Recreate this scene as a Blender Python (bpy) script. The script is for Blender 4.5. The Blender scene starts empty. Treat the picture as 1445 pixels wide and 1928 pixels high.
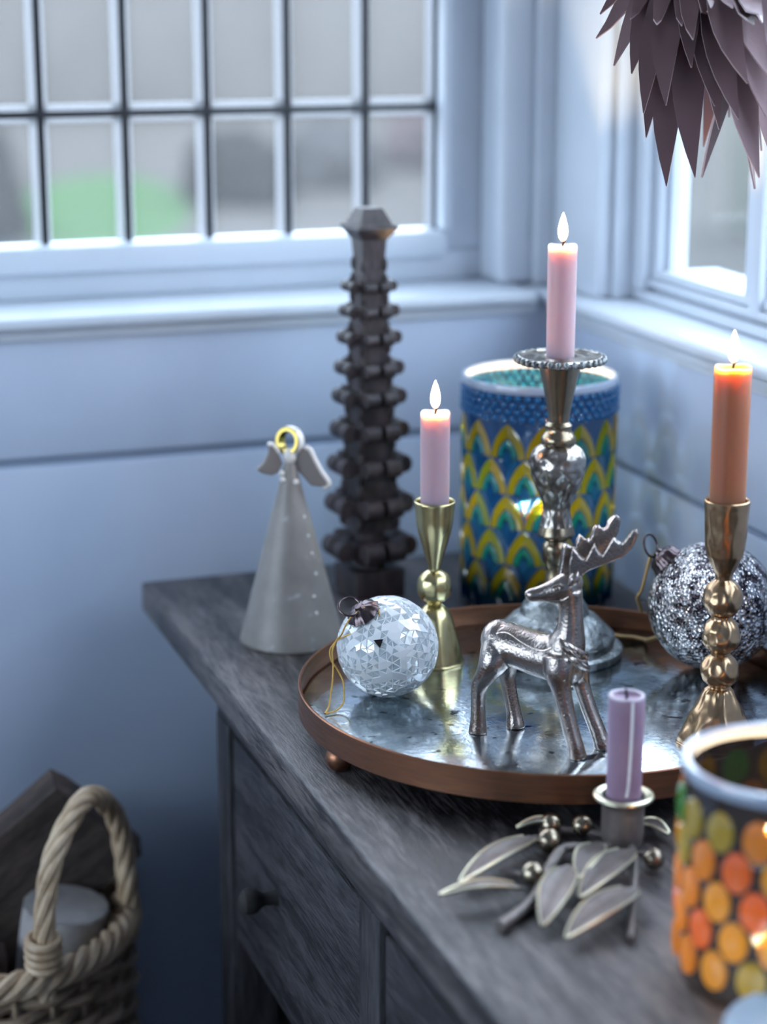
import bpy, bmesh, math, random
from math import sin, cos, pi, radians, sqrt, atan2
from mathutils import Vector, Matrix, noise

random.seed(7)
sc = bpy.context.scene
COL = sc.collection

# ------------------------------------------------------------------ camera
cam_d = bpy.data.cameras.new('camera')
cam_d.sensor_fit = 'HORIZONTAL'
cam_d.sensor_width = 24.0
cam_d.lens = 63.114
cam_d.clip_start = 0.02
cam_d.dof.use_dof = True
cam_d.dof.focus_distance = 1.395
cam_d.dof.aperture_fstop = 2.9
cam_d.dof.aperture_blades = 0
cam = bpy.data.objects.new('camera', cam_d)
COL.objects.link(cam)
cam.location = (0, 0, 1.317)
cam.rotation_euler = (radians(90 - 14.7), 0, radians(-19.3))
sc.camera = cam

# ------------------------------------------------------------------ colour management
sc.view_settings.view_transform = 'Standard'
sc.view_settings.look = 'None'
sc.view_settings.gamma = 1
sc.view_settings.use_curve_mapping = False
sc.view_settings.exposure = 2.0
sc.cycles.use_denoising = True
sc.cycles.max_bounces = 12
sc.cycles.diffuse_bounces = 5
sc.cycles.glossy_bounces = 5
sc.cycles.transmission_bounces = 10
sc.cycles.transparent_max_bounces = 16
sc.cycles.caustics_reflective = False
sc.cycles.caustics_refractive = False
sc.cycles.sample_clamp_indirect = 6.0

# ------------------------------------------------------------------ sky: even overcast, slightly brighter overhead
world = bpy.data.worlds.new('overcast_sky')
sc.world = world
world.use_nodes = True
nt = world.node_tree
nt.nodes.clear()
wo = nt.nodes.new('ShaderNodeOutputWorld')
bg = nt.nodes.new('ShaderNodeBackground')
bg.inputs['Strength'].default_value = 3.0
tc = nt.nodes.new('ShaderNodeTexCoord')
sep = nt.nodes.new('ShaderNodeSeparateXYZ')
rp = nt.nodes.new('ShaderNodeValToRGB')
rp.color_ramp.elements[0].color = (0.53, 0.62, 0.72, 1)
rp.color_ramp.elements[1].color = (0.66, 0.80, 1.0, 1)
nt.links.new(tc.outputs['Generated'], sep.inputs[0])
nt.links.new(sep.outputs['Z'], rp.inputs[0])
nt.links.new(rp.outputs[0], bg.inputs[0])
nt.links.new(bg.outputs[0], wo.inputs[0])


def portal(loc, rot, sx, sy):
    d = bpy.data.lights.new('window_portal', 'AREA')
    d.shape = 'RECTANGLE'
    d.size, d.size_y = sx, sy
    d.cycles.is_portal = True
    o = bpy.data.objects.new('window_portal', d)
    COL.objects.link(o)
    o.location = loc
    o.rotation_euler = rot


portal((0.11, 1.93, 1.50), (radians(-90), 0, 0), 1.30, 0.95)
portal((0.91, 0.70, 1.50), (0, radians(90), 0), 0.95, 2.00)
portal((-2.36, 0.45, 1.45), (0, radians(-90), 0), 1.3, 2.3)

# ------------------------------------------------------------------ materials
def rgba(c):
    return (c[0], c[1], c[2], 1)


def mat(name, base=(.5, .5, .5), rough=.5, metal=0.0, base2=None, nscale=20, stretch=(1, 1, 1), detail=6,
        ramp=(.35, .65), bump=0.0, bscale=200, bdist=.001, rough2=None, voro=False, coat=0, spec=None, sss=None,
        speck=None):
    m = bpy.data.materials.new(name)
    m.use_nodes = True
    n, l = m.node_tree.nodes, m.node_tree.links
    b = n['Principled BSDF']
    b.inputs['Base Color'].default_value = rgba(base)
    b.inputs['Roughness'].default_value = rough
    b.inputs['Metallic'].default_value = metal
    if coat:
        b.inputs['Coat Weight'].default_value = coat
        b.inputs['Coat Roughness'].default_value = .1
    if spec is not None:
        b.inputs['Specular IOR Level'].default_value = spec
    tco = n.new('ShaderNodeTexCoord')
    mp = n.new('ShaderNodeMapping')
    mp.inputs['Scale'].default_value = stretch
    l.new(tco.outputs['Object'], mp.inputs[0])
    last = None
    if base2 is not None or rough2 is not None:
        nz = n.new('ShaderNodeTexNoise')
        nz.inputs['Scale'].default_value = nscale
        nz.inputs['Detail'].default_value = detail
        nz.inputs['Roughness'].default_value = .62
        l.new(mp.outputs[0], nz.inputs['Vector'])
        if base2 is not None:
            r = n.new('ShaderNodeValToRGB')
            r.color_ramp.elements[0].position = ramp[0]
            r.color_ramp.elements[1].position = ramp[1]
            r.color_ramp.elements[0].color = rgba(base)
            r.color_ramp.elements[1].color = rgba(base2)
            l.new(nz.outputs['Fac'], r.inputs[0])
            last = r.outputs[0]
            if speck:
                vz = n.new('ShaderNodeTexNoise')
                vz.inputs['Scale'].default_value = speck[1]
                vz.inputs['Detail'].default_value = 2
                l.new(mp.outputs[0], vz.inputs['Vector'])
                r2 = n.new('ShaderNodeValToRGB')
                r2.color_ramp.elements[0].position = speck[2]
                r2.color_ramp.elements[1].position = speck[2] + .06
                r2.color_ramp.elements[0].color = (0, 0, 0, 1)
                r2.color_ramp.elements[1].color = (1, 1, 1, 1)
                l.new(vz.outputs['Fac'], r2.inputs[0])
                mx = n.new('ShaderNodeMixRGB')
                mx.inputs[2].default_value = rgba(speck[0])
                l.new(r2.outputs[0], mx.inputs[0])
                l.new(last, mx.inputs[1])
                last = mx.outputs[0]
            l.new(last, b.inputs['Base Color'])
        if rough2 is not None:
            mr = n.new('ShaderNodeMapRange')
            mr.inputs['From Min'].default_value = .3
            mr.inputs['From Max'].default_value = .7
            mr.inputs['To Min'].default_value = rough
            mr.inputs['To Max'].default_value = rough2
            l.new(nz.outputs['Fac'], mr.inputs['Value'])
            l.new(mr.outputs[0], b.inputs['Roughness'])
    if bump:
        if voro:
            bz = n.new('ShaderNodeTexVoronoi')
            out = bz.outputs['Distance']
        else:
            bz = n.new('ShaderNodeTexNoise')
            bz.inputs['Detail'].default_value = 5
            out = bz.outputs['Fac']
        bz.inputs['Scale'].default_value = bscale
        l.new(mp.outputs[0], bz.inputs['Vector'])
        bn = n.new('ShaderNodeBump')
        bn.inputs['Strength'].default_value = bump
        bn.inputs['Distance'].default_value = bdist
        l.new(out, bn.inputs['Height'])
        l.new(bn.outputs[0], b.inputs['Normal'])
    if sss:
        b.inputs['Subsurface Weight'].default_value = 1
        b.inputs['Subsurface Radius'].default_value = sss[:3]
        b.inputs['Subsurface Scale'].default_value = sss[3]
    return m


def glassy(name, tint, transl, w=(.3, .5), gloss=.12, rough=.08, dshare=.22, vary=None, bump=0, bscale=60):
    """coloured glass: part clear tinted, part scattering, part glossy. w=(clear, scattering)"""
    m = bpy.data.materials.new(name)
    m.use_nodes = True
    n, l = m.node_tree.nodes, m.node_tree.links
    n.clear()
    out = n.new('ShaderNodeOutputMaterial')
    tr = n.new('ShaderNodeBsdfTransparent')
    tr.inputs[0].default_value = rgba(tint)
    tl = n.new('ShaderNodeBsdfTranslucent')
    tl.inputs[0].default_value = rgba(transl)
    df = n.new('ShaderNodeBsdfDiffuse')
    df.inputs[0].default_value = rgba(transl)
    gl = n.new('ShaderNodeBsdfGlossy')
    gl.inputs['Roughness'].default_value = rough
    fr = n.new('ShaderNodeFresnel')
    fr.inputs[0].default_value = 1.45
    if bump:
        bz = n.new('ShaderNodeTexNoise')
        bz.inputs['Scale'].default_value = bscale
        tco = n.new('ShaderNodeTexCoord')
        l.new(tco.outputs['Object'], bz.inputs['Vector'])
        bn = n.new('ShaderNodeBump')
        bn.inputs['Strength'].default_value = bump
        bn.inputs['Distance'].default_value = .001
        l.new(bz.outputs['Fac'], bn.inputs['Height'])
        l.new(bn.outputs[0], gl.inputs['Normal'])
    if vary:
        oi = n.new('ShaderNodeObjectInfo')
        r = n.new('ShaderNodeValToRGB')
        r.color_ramp.elements[0].color = rgba(transl)
        r.color_ramp.elements[1].color = rgba(vary)
        l.new(oi.outputs['Random'], r.inputs[0])
        l.new(r.outputs[0], tl.inputs[0])
        l.new(r.outputs[0], df.inputs[0])
        l.new(r.outputs[0], tr.inputs[0])
    s1 = n.new('ShaderNodeMixShader')
    s1.inputs[0].default_value = dshare
    l.new(tl.outputs[0], s1.inputs[1])
    l.new(df.outputs[0], s1.inputs[2])
    s2 = n.new('ShaderNodeMixShader')
    s2.inputs[0].default_value = w[1] / (w[0] + w[1])
    l.new(tr.outputs[0], s2.inputs[1])
    l.new(s1.outputs[0], s2.inputs[2])
    ma = n.new('ShaderNodeMath')
    ma.operation = 'MULTIPLY_ADD'
    ma.inputs[1].default_value = 1 - gloss
    ma.inputs[2].default_value = gloss * .4
    l.new(fr.outputs[0], ma.inputs[0])
    geo = n.new('ShaderNodeNewGeometry')      # light leaving the far side of the pane is not reflected twice
    inv = n.new('ShaderNodeMath')
    inv.operation = 'SUBTRACT'
    inv.inputs[0].default_value = 1
    l.new(geo.outputs['Backfacing'], inv.inputs[1])
    mf = n.new('ShaderNodeMath')
    mf.operation = 'MULTIPLY'
    l.new(ma.outputs[0], mf.inputs[0])
    l.new(inv.outputs[0], mf.inputs[1])
    s3 = n.new('ShaderNodeMixShader')
    l.new(mf.outputs[0], s3.inputs[0])
    l.new(s2.outputs[0], s3.inputs[1])
    l.new(gl.outputs[0], s3.inputs[2])
    l.new(s3.outputs[0], out.inputs[0])
    return m


def wood(name, dark, light, axis='Y', scale=6, rough=.5, bump=.5, streak=None):
    """weathered wood with grain running along one axis"""
    m = bpy.data.materials.new(name)
    m.use_nodes = True
    n, l = m.node_tree.nodes, m.node_tree.links
    b = n['Principled BSDF']
    tco = n.new('ShaderNodeTexCoord')
    mp = n.new('ShaderNodeMapping')
    s = {'X': (.10, 1, 1), 'Y': (1, .10, 1), 'Z': (1, 1, .10)}[axis]
    mp.inputs['Scale'].default_value = s
    l.new(tco.outputs['Object'], mp.inputs[0])
    n1 = n.new('ShaderNodeTexNoise')
    n1.inputs['Scale'].default_value = scale * 8
    n1.inputs['Detail'].default_value = 8
    n1.inputs['Roughness'].default_value = .65
    n1.inputs['Distortion'].default_value = .6
    l.new(mp.outputs[0], n1.inputs['Vector'])
    n2 = n.new('ShaderNodeTexNoise')
    n2.inputs['Scale'].default_value = scale * 85
    n2.inputs['Detail'].default_value = 6
    n2.inputs['Roughness'].default_value = .7
    l.new(mp.outputs[0], n2.inputs['Vector'])
    n3 = n.new('ShaderNodeTexNoise')
    n3.inputs['Scale'].default_value = scale * 1.1
    n3.inputs['Detail'].default_value = 5
    l.new(tco.outputs['Object'], n3.inputs['Vector'])
    a = n.new('ShaderNodeMath')
    a.operation = 'MULTIPLY_ADD'
    a.inputs[1].default_value = .95
    l.new(n2.outputs['Fac'], a.inputs[0])
    l.new(n1.outputs['Fac'], a.inputs[2])
    a2 = n.new('ShaderNodeMath')
    a2.operation = 'MULTIPLY_ADD'
    a2.inputs[1].default_value = .5
    l.new(n3.outputs['Fac'], a2.inputs[0])
    l.new(a.outputs[0], a2.inputs[2])
    r = n.new('ShaderNodeValToRGB')
    r.color_ramp.elements[0].position = .80
    r.color_ramp.elements[0].color = rgba(dark)
    r.color_ramp.elements[1].position = 1.25 if False else 1.0
    r.color_ramp.elements[1].color = rgba(light)
    sb = n.new('ShaderNodeMath')
    sb.operation = 'MULTIPLY'
    sb.inputs[1].default_value = .62
    l.new(a2.outputs[0], sb.inputs[0])
    r.color_ramp.elements[0].position = .69
    r.color_ramp.elements[1].position = .86
    l.new(sb.outputs[0], r.inputs[0])
    l.new(r.outputs[0], b.inputs['Base Color'])
    b.inputs['Roughness'].default_value = rough
    bn = n.new('ShaderNodeBump')
    bn.inputs['Strength'].default_value = bump
    bn.inputs['Distance'].default_value = .0012
    l.new(a.outputs[0], bn.inputs['Height'])
    l.new(bn.outputs[0], b.inputs['Normal'])
    return m


def emit(name, col, strength, col2=None, z0=0, z1=1):
    m = bpy.data.materials.new(name)
    m.use_nodes = True
    n, l = m.node_tree.nodes, m.node_tree.links
    n.clear()
    out = n.new('ShaderNodeOutputMaterial')
    e = n.new('ShaderNodeEmission')
    e.inputs[0].default_value = rgba(col)
    e.inputs[1].default_value = strength
    if col2:
        tco = n.new('ShaderNodeTexCoord')
        sp = n.new('ShaderNodeSeparateXYZ')
        l.new(tco.outputs['Generated'], sp.inputs[0])
        r = n.new('ShaderNodeValToRGB')
        r.color_ramp.elements[0].color = rgba(col2)
        r.color_ramp.elements[1].color = rgba(col)
        r.color_ramp.elements[0].position = z0
        r.color_ramp.elements[1].position = z1
        l.new(sp.outputs['Z'], r.inputs[0])
        l.new(r.outputs[0], e.inputs[0])
    l.new(e.outputs[0], out.inputs[0])
    return m


M = {}
M['wall'] = mat('blue_grey_wall_paint', (.43, .51, .65), .42, base2=(.48, .56, .69), nscale=3, bump=.15, bscale=60, bdist=.002)
M['trim'] = mat('white_gloss_paint', (.51, .57, .64), .38, base2=(.555, .61, .68), nscale=5)
M['gap'] = mat('painted_joint', (.24, .30, .40), .8)
M['ceiling'] = mat('ceiling_paint', (.7, .72, .75), .8)
M['floor'] = wood('floorboards', (.08, .06, .05), (.20, .15, .12), 'X', 4, .5)
M['lead'] = mat('window_lead', (.012, .016, .022), .35, .3)
M['spacer'] = glassy('pale_spacer', (.9, .9, .9), (.42, .43, .45), (.45, .5), .1, .3)
M['obscure'] = glassy('obscure_glass', (.90, .90, .90), (.60, .60, .60), (.95, .05), .0, .5, bump=.3, bscale=50)
M['clearpane'] = glassy('window_glass', (.93, .94, .94), (.7, .72, .72), (.96, .03), .0, .08)
M['table'] = wood('weathered_tabletop_wood', (0.011, 0.0092, 0.0101), (0.1424, 0.124, 0.1212), 'Y', 5, .36, .8)
M['cab'] = wood('weathered_cabinet_wood', (0.007, 0.007, 0.0093), (0.0603, 0.0568, 0.065), 'Y', 5, .5, .8)
M['cabz'] = wood('weathered_post_wood', (0.007, 0.007, 0.0093), (0.058, 0.0545, 0.0615), 'Z', 5, .5, .8)
M['inside'] = mat('dark_interior_wood', (.02, .018, .018), .8)
M['copper'] = mat('brushed_copper', (.30, .135, .075), .33, 1, base2=(.20, .10, .065), nscale=30, stretch=(1, 1, 14), rough2=.45, bump=.12, bscale=120)
M['mirror'] = mat('antique_mirror', (.72, .79, .83), .03, 1, base2=(.26, .30, .34), nscale=60, ramp=(.38, .66), rough2=.26, detail=14, bump=.16, bscale=240, bdist=.0008, speck=((.05, .06, .08), 75, .66))
M['brass'] = mat('pale_brass', (.56, .48, .25), .24, 1, base2=(.45, .38, .20), nscale=14, bump=.15, bscale=70)
M['bronze'] = mat('hammered_champagne_metal', (.50, .34, .20), .27, 1, base2=(.34, .22, .13), nscale=18, bump=.22, bscale=75, bdist=.0015)
M['tarnish'] = mat('tarnished_brass', (.32, .26, .17), .25, 1, base2=(.20, .17, .13), nscale=25, bump=.3, bscale=90)
M['engraved'] = mat('engraved_silver_metal', (.55, .52, .48), .28, 1, base2=(.16, .14, .12), nscale=50, bump=.9, bscale=75, bdist=.003, voro=True)
M['pewter'] = mat('antiqued_silver_base', (.12, .135, .14), .46, 1, base2=(.42, .45, .46), nscale=75, ramp=(.42, .66), bump=1.0, bscale=200, bdist=.0022)
M['deer'] = mat('cast_nickel', (.40, .355, .325), .23, 1, base2=(.33, .285, .26), nscale=40, bump=.45, bscale=560, bdist=.0008)
M['deer_dark'] = mat('cast_nickel_crease', (.20, .17, .16), .4, 1)
M['wax_lilac'] = mat('lilac_wax', (.37, .31, .37), .38, sss=(1.0, .50, .25, .042))
M['wax_amber'] = mat('toffee_wax', (.21, .105, .055), .33, sss=(1.0, .45, .12, .060))
M['wax_mauve'] = mat('mauve_wax', (.30, .20, .30), .4, sss=(1.0, .5, .5, .003), base2=(.34, .24, .33), nscale=40)
M['wax_rim'] = mat('worn_wax_rim', (.55, .48, .55), .5)
M['wax_drip'] = mat('pale_wax_drip', (.75, .75, .78), .4)
M['wick'] = mat('charred_wick', (.015, .012, .012), .8)
M['flame'] = emit('candle_flame', (1, .84, .60), 4.5, (1, .30, .06), .0, .42)
M['cone'] = mat('speckled_grey_ceramic', (.195, .180, .168), .42, base2=(.27, .255, .24), nscale=22, bump=.12, bscale=60, speck=((0.357, 0.357, 0.357), 90, .66))
M['cream'] = mat('cream_glaze', (.72, .70, .66), .25)
M['wing'] = mat('grey_brown_glaze', (.20, .18, .17), .35)
M['goldleaf'] = mat('gold_glaze', (.48, .36, .10), .3, 1)
M['carved'] = wood('dark_carved_wood', (0.0112, 0.008, 0.0104), (0.064, 0.0464, 0.0496), 'Z', 9, .42, .8)
M['glassball'] = glassy('cut_glass', (.90, .95, .96), (.90, .95, .97), (.45, .45), .5, .03, dshare=.6)
M['frostridge'] = glassy('frosted_ridge', (.95, .97, .98), (.96, .98, 1.0), (.10, .9), .35, .12, dshare=.75)
M['black'] = mat('black_chip', (.008, .009, .01), .3)
M['capmetal'] = mat('dark_cap_metal', (.11, .085, .09), .28, 1, bump=.4, bscale=120)
M['thread'] = mat('gold_thread', (.62, .38, .09), .35, .6, bump=.8, bscale=900, stretch=(1, 1, 1))
M['twine'] = mat('jute_twine', (.50, .33, .14), .7, bump=.8, bscale=600)
M['mercury'] = mat('crackled_mercury_glass', (.74, .72, .72), .24, 1, base2=(.05, .04, .05), nscale=130, ramp=(.44, .56), bump=1.0, bscale=330, bdist=.0022, voro=True, speck=((.9, .9, .92), 260, .60))
M['vaseblue'] = glassy('navy_vase_glass', (.26, .36, .55), (.004, .02, .07), (.66, .34), .1, .08, dshare=.2)
M['beadblue'] = glassy('blue_bead_glass', (.04, .42, .75), (.006, .20, .42), (.3, .7), .05, .15, dshare=.5)
M['t_yellow'] = glassy('yellow_tile', (1.0, .58, .03), (.62, .33, .01), (.5, .5), .3, .08, dshare=.10, vary=(.34, .33, .015))
M['t_green'] = glassy('green_tile', (.05, .62, .30), (.02, .30, .14), (.5, .5), .3, .08, dshare=.10, vary=(.03, .22, .26))
M['t_blue'] = glassy('blue_tile', (.04, .26, .44), (.010, .07, .17), (.5, .5), .3, .08, dshare=.15, vary=(.04, .16, .24))
M['rimglass'] = mat('rim_sheen_glaze', (.30, .36, .46), .16, coat=.6)  # opaque pale blue base stands in for the window reflected in the rim
M['vaseclear'] = glassy('smoky_vase_glass', (.36, .37, .42), (.015, .02, .035), (.7, .3), .2, .06)
M['d_amber'] = glassy('amber_dot', (1.0, .48, .03), (.95, .42, .03), (.20, .8), .5, .06)
M['d_gold'] = glassy('gold_dot', (1.0, .62, .04), (.95, .55, .04), (.20, .8), .5, .06)
M['d_olive'] = glassy('olive_dot', (.62, .60, .04), (.55, .52, .04), (.20, .8), .5, .06)
M['d_green'] = glassy('green_dot', (.12, .55, .08), (.08, .42, .08), (.20, .8), .5, .06)
M['d_orange'] = glassy('orange_dot', (1.0, .30, .05), (.95, .25, .04), (.20, .8), .5, .06)
M['white_wax'] = mat('white_wax', (.9, .85, .75), .5, sss=(1, .6, .4, .01))
M['tin'] = mat('thin_aluminium', (.7, .7, .7), .3, 1)
M['leafmetal'] = mat('aged_cast_leaf', (0.1955, 0.17, 0.1573), .38, .45, base2=(0.1275, 0.1062, 0.102), nscale=60, bump=.5, bscale=300)
M['leafedge'] = mat('polished_leaf_edge', (.72, .68, .50), .3, .9)
M['berry'] = mat('cast_berry', (.42, .36, .26), .24, 1, base2=(.16, .12, .10), nscale=70, ramp=(.35, .75), bump=.15, bscale=200)
M['paper'] = mat('mauve_lacquered_blade', (0.1332, 0.0799, 0.0866), .36, .35, base2=(0.1598, 0.0966, 0.1032), nscale=9, bump=.08, bscale=300)
M['paperedge'] = mat('pale_blade_edge', (.42, .33, .34), .4)
M['cord'] = mat('grey_cord', (.3, .28, .28), .8)
M['wicker'] = mat('willow', (0.437, 0.3335, 0.23), .5, base2=(0.253, 0.184, 0.1265), nscale=40, stretch=(1, 1, 4), bump=.3, bscale=200)
M['wickerpale'] = mat('pale_willow', (0.625, 0.4875, 0.3375), .45, base2=(0.375, 0.2625, 0.1625), nscale=40, bump=.3, bscale=200)
M['bark'] = wood('log_bark', (.03, .022, .02), (.11, .08, .065), 'Z', 8, .8, 1)
M['logend'] = wood('log_face', (.05, .035, .03), (.17, .12, .10), 'Z', 6, .7, .8)
M['logpale'] = mat('pale_birch', (.24, .23, .23), .8, base2=(.42, .40, .39), nscale=18, bump=.4, bscale=60)
M['dish'] = mat('blue_white_glaze', (.42, .52, .62), .2)
M['gravel'] = mat('pale_gravel', (0.0504, 0.0462, 0.042), .9, base2=(0.0616, 0.0574, 0.0518), nscale=3, spec=0)
M['lawn'] = mat('lawn_grass', (0.0298, 0.0655, 0.0268), .9, base2=(0.0417, 0.0774, 0.0327), nscale=4, spec=0)
M['hedge'] = mat('hedge_leaves', (0.007, 0.007, 0.007), .9, base2=(0.0168, 0.0168, 0.0154), nscale=3, spec=0)
M['render'] = mat('garden_wall_render', (0.0898, 0.0832, 0.0766), .9, base2=(0.1056, 0.099, 0.0924), nscale=1.5, spec=0)
M['rosebrick'] = mat('rosy_shrub', (0.056, 0.042, 0.042), .9, spec=0)
M['hedge2'] = mat('grey_hedge_leaves', (0.0364, 0.035, 0.035), .9, spec=0)
M['hedgepale'] = mat('pale_hedge', (0.0707, 0.0734, 0.0626), .9, base2=(0.087, 0.0898, 0.0762), nscale=2, spec=0)

# ------------------------------------------------------------------ mesh helpers
def obj(name, bm, m, parent=None, smooth=True, loc=None, rot=None):
    me = bpy.data.meshes.new(name)
    if isinstance(bm, bmesh.types.BMesh):
        bm.to_mesh(me)
        bm.free()
    else:
        me.from_pydata(bm[0], [], bm[1])
        me.update()
    for mm in (m if isinstance(m, (list, tuple)) else [m]):
        me.materials.append(mm)
    if smooth:
        me.polygons.foreach_set('use_smooth', [True] * len(me.polygons))
        try:
            me.set_sharp_from_angle(angle=radians(38))
        except Exception:
            pass
    o = bpy.data.objects.new(name, me)
    COL.objects.link(o)
    if parent is not None:
        o.parent = parent
    if loc is not None:
        o.location = loc
    if rot is not None:
        o.rotation_euler = rot
    return o


def tag(o, label, cat, group=None):
    o['label'] = label
    o['category'] = cat
    if group:
        o['group'] = group
    return o


def thing(name, loc, label, cat, group=None, rot=None):
    o = bpy.data.objects.new(name, None)
    o.empty_display_size = .02
    COL.objects.link(o)
    o.location = loc
    if rot:
        o.rotation_euler = rot
    return tag(o, label, cat, group)


def struct(o):
    o['kind'] = 'structure'
    return o


def box(bm, x0, x1, y0, y1, z0, z1, bev=0, seg=2):
    r = bmesh.ops.create_cube(bm, size=1)
    vs = r['verts']
    for v in vs:
        v.co = Vector((x0 + (v.co.x + .5) * (x1 - x0), y0 + (v.co.y + .5) * (y1 - y0), z0 + (v.co.z + .5) * (z1 - z0)))
    if bev:
        es = list({e for v in vs for e in v.link_edges})
        bmesh.ops.bevel(bm, geom=es, offset=bev, segments=seg, profile=.6, affect='EDGES')


def boxbm(*a, **k):
    bm = bmesh.new()
    box(bm, *a, **k)
    return bm


def lathe(bm, prof, seg=48, disp=None, cap=False, sx=1, sy=1):
    rings = []
    for r, z in prof:
        if r < 1e-6:
            rings.append([bm.verts.new((0, 0, z))])
        else:
            ring = []
            for i in range(seg):
                a = 2 * pi * i / seg
                p = Vector((r * cos(a) * sx, r * sin(a) * sy, z))
                if disp:
                    p = disp(p, a, r, z)
                ring.append(bm.verts.new(p))
            rings.append(ring)
    for A, B in zip(rings, rings[1:]):
        for i in range(seg):
            j = (i + 1) % seg
            if len(A) == 1 and len(B) == 1:
                continue
            if len(A) == 1:
                bm.faces.new((A[0], B[j], B[i]))
            elif len(B) == 1:
                bm.faces.new((A[i], A[j], B[0]))
            else:
                bm.faces.new((A[i], A[j], B[j], B[i]))
    bmesh.ops.recalc_face_normals(bm, faces=bm.faces)


def lathebm(prof, seg=48, **k):
    bm = bmesh.new()
    lathe(bm, prof, seg, **k)
    return bm


def spline(pts, n=8):
    """Catmull-Rom through points (tuples of any length)"""
    out = []
    P = [pts[0]] + list(pts) + [pts[-1]]
    for i in range(1, len(P) - 2):
        for k in range(n):
            t = k / n
            out.append(tuple(.5 * ((2 * b) + (-a + c) * t + (2 * a - 5 * b + 4 * c - d) * t * t + (-a + 3 * b - 3 * c + d) * t ** 3)
                             for a, b, c, d in zip(P[i - 1], P[i], P[i + 1], P[i + 2])))
    out.append(tuple(pts[-1]))
    return out


def tube(bm, pts, rad, seg=8, closed=False, flat=1.0, caps=True):
    pts = [Vector(p) for p in pts]
    n = len(pts)
    if not hasattr(rad, '__len__'):
        rad = [rad] * n
    up = None
    rings = []
    for i, p in enumerate(pts):
        a = pts[(i - 1) % n] if (i > 0 or closed) else p
        b = pts[(i + 1) % n] if (i < n - 1 or closed) else p
        t = (b - a)
        if t.length < 1e-9:
            t = Vector((0, 0, 1))
        t.normalize()
        if up is None:
            up = Vector((0, 0, 1)) if abs(t.z) < .9 else Vector((1, 0, 0))
        s = t.cross(up)
        if s.length < 1e-6:
            s = t.orthogonal()
        s.normalize()
        u = s.cross(t).normalized()
        up = u
        rings.append([bm.verts.new(p + (s * cos(2 * pi * k / seg) + u * sin(2 * pi * k / seg) * flat) * rad[i]) for k in range(seg)])
    m = n if closed else n - 1
    for i in range(m):
        A, B = rings[i], rings[(i + 1) % n]
        for k in range(seg):
            bm.faces.new((A[k], A[(k + 1) % seg], B[(k + 1) % seg], B[k]))
    if caps and not closed:
        bm.faces.new(rings[0][::-1])
        bm.faces.new(rings[-1])


def tubebm(*a, **k):
    bm = bmesh.new()
    tube(bm, *a, **k)
    return bm


def ellipsoid(bm, c, r, rot=None, u=16, v=10):
    res = bmesh.ops.create_uvsphere(bm, u_segments=u, v_segments=v, radius=1)
    m = Matrix.Translation(Vector(c)) @ (rot.to_4x4() if rot else Matrix.Identity(4)) @ Matrix.Diagonal((r[0], r[1], r[2], 1))
    bmesh.ops.transform(bm, matrix=m, verts=res['verts'])


def prism(bm, outline, origin, ux, uz, thick):
    """extrude a closed outline (u,v) lying in plane (ux,uz) by +-thick/2 along its normal"""
    origin, ux, uz = Vector(origin), Vector(ux).normalized(), Vector(uz).normalized()
    nn = ux.cross(uz).normalized()
    A = [bm.verts.new(origin + ux * u + uz * v + nn * thick / 2) for u, v in outline]
    B = [bm.verts.new(origin + ux * u + uz * v - nn * thick / 2) for u, v in outline]
    n = len(outline)
    f = [bm.faces.new(A), bm.faces.new(B[::-1])]
    for i in range(n):
        bm.faces.new((A[i], B[i], B[(i + 1) % n], A[(i + 1) % n]))
    bmesh.ops.triangulate(bm, faces=f)
    bmesh.ops.recalc_face_normals(bm, faces=bm.faces)


def organic(name, bm, m, parent, voxel, smooth=6, fix=None):
    """fuse overlapping volumes into one continuous surface"""
    o = obj(name, bm, m, parent)
    md = o.modifiers.new('r', 'REMESH')
    md.mode = 'VOXEL'
    md.voxel_size = voxel
    md.use_smooth_shade = True
    if smooth:
        s = o.modifiers.new('s', 'SMOOTH')
        s.factor = .5
        s.iterations = smooth
    dg = bpy.context.evaluated_depsgraph_get()
    me = bpy.data.meshes.new_from_object(o.evaluated_get(dg))
    o.modifiers.clear()
    old = o.data
    o.data = me
    bpy.data.meshes.remove(old)
    me.name = name
    if not me.materials:
        me.materials.append(m)
    if fix:
        for v in me.vertices:
            fix(v)
    me.polygons.foreach_set('use_smooth', [True] * len(me.polygons))
    me.update()
    return o


# ================================================================== ROOM (structure)
WX, WY = .79, 1.762
SILL = 1.034
GROOVE = .902


def wallpanels(name, boxes, m=M['wall']):
    bm = bmesh.new()
    for b in boxes:
        box(bm, *b[:6], bev=(b[6] if len(b) > 6 else 0))
    return struct(obj(name, bm, m))


# window wall (back): panelled dado under the sill, opening above it
w = wallpanels('wall_back', [
    (-2.4, WX + .25, WY + .006, WY + .14, 0, SILL - .012),
    (-2.4, -.60, WY, WY + .14, SILL - .012, 2.4),
    (-.60, WX + .25, WY + .02, WY + .14, 1.99, 2.4)])
pb = boxbm(-2.4, WX + .05, WY - .002, WY + .008, .12, GROOVE - .004, bev=.004)
struct(obj('dado_panel', pb, M['wall'], w))
pb = boxbm(-2.4, WX + .05, WY - .002, WY + .008, GROOVE + .004, SILL - .012, bev=.003)
struct(obj('dado_panel', pb, M['wall'], w))
obj('panel_joint', boxbm(-2.4, WX + .05, WY + .0035, WY + .0062, GROOVE - .005, GROOVE + .005), M['gap'], w)
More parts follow.
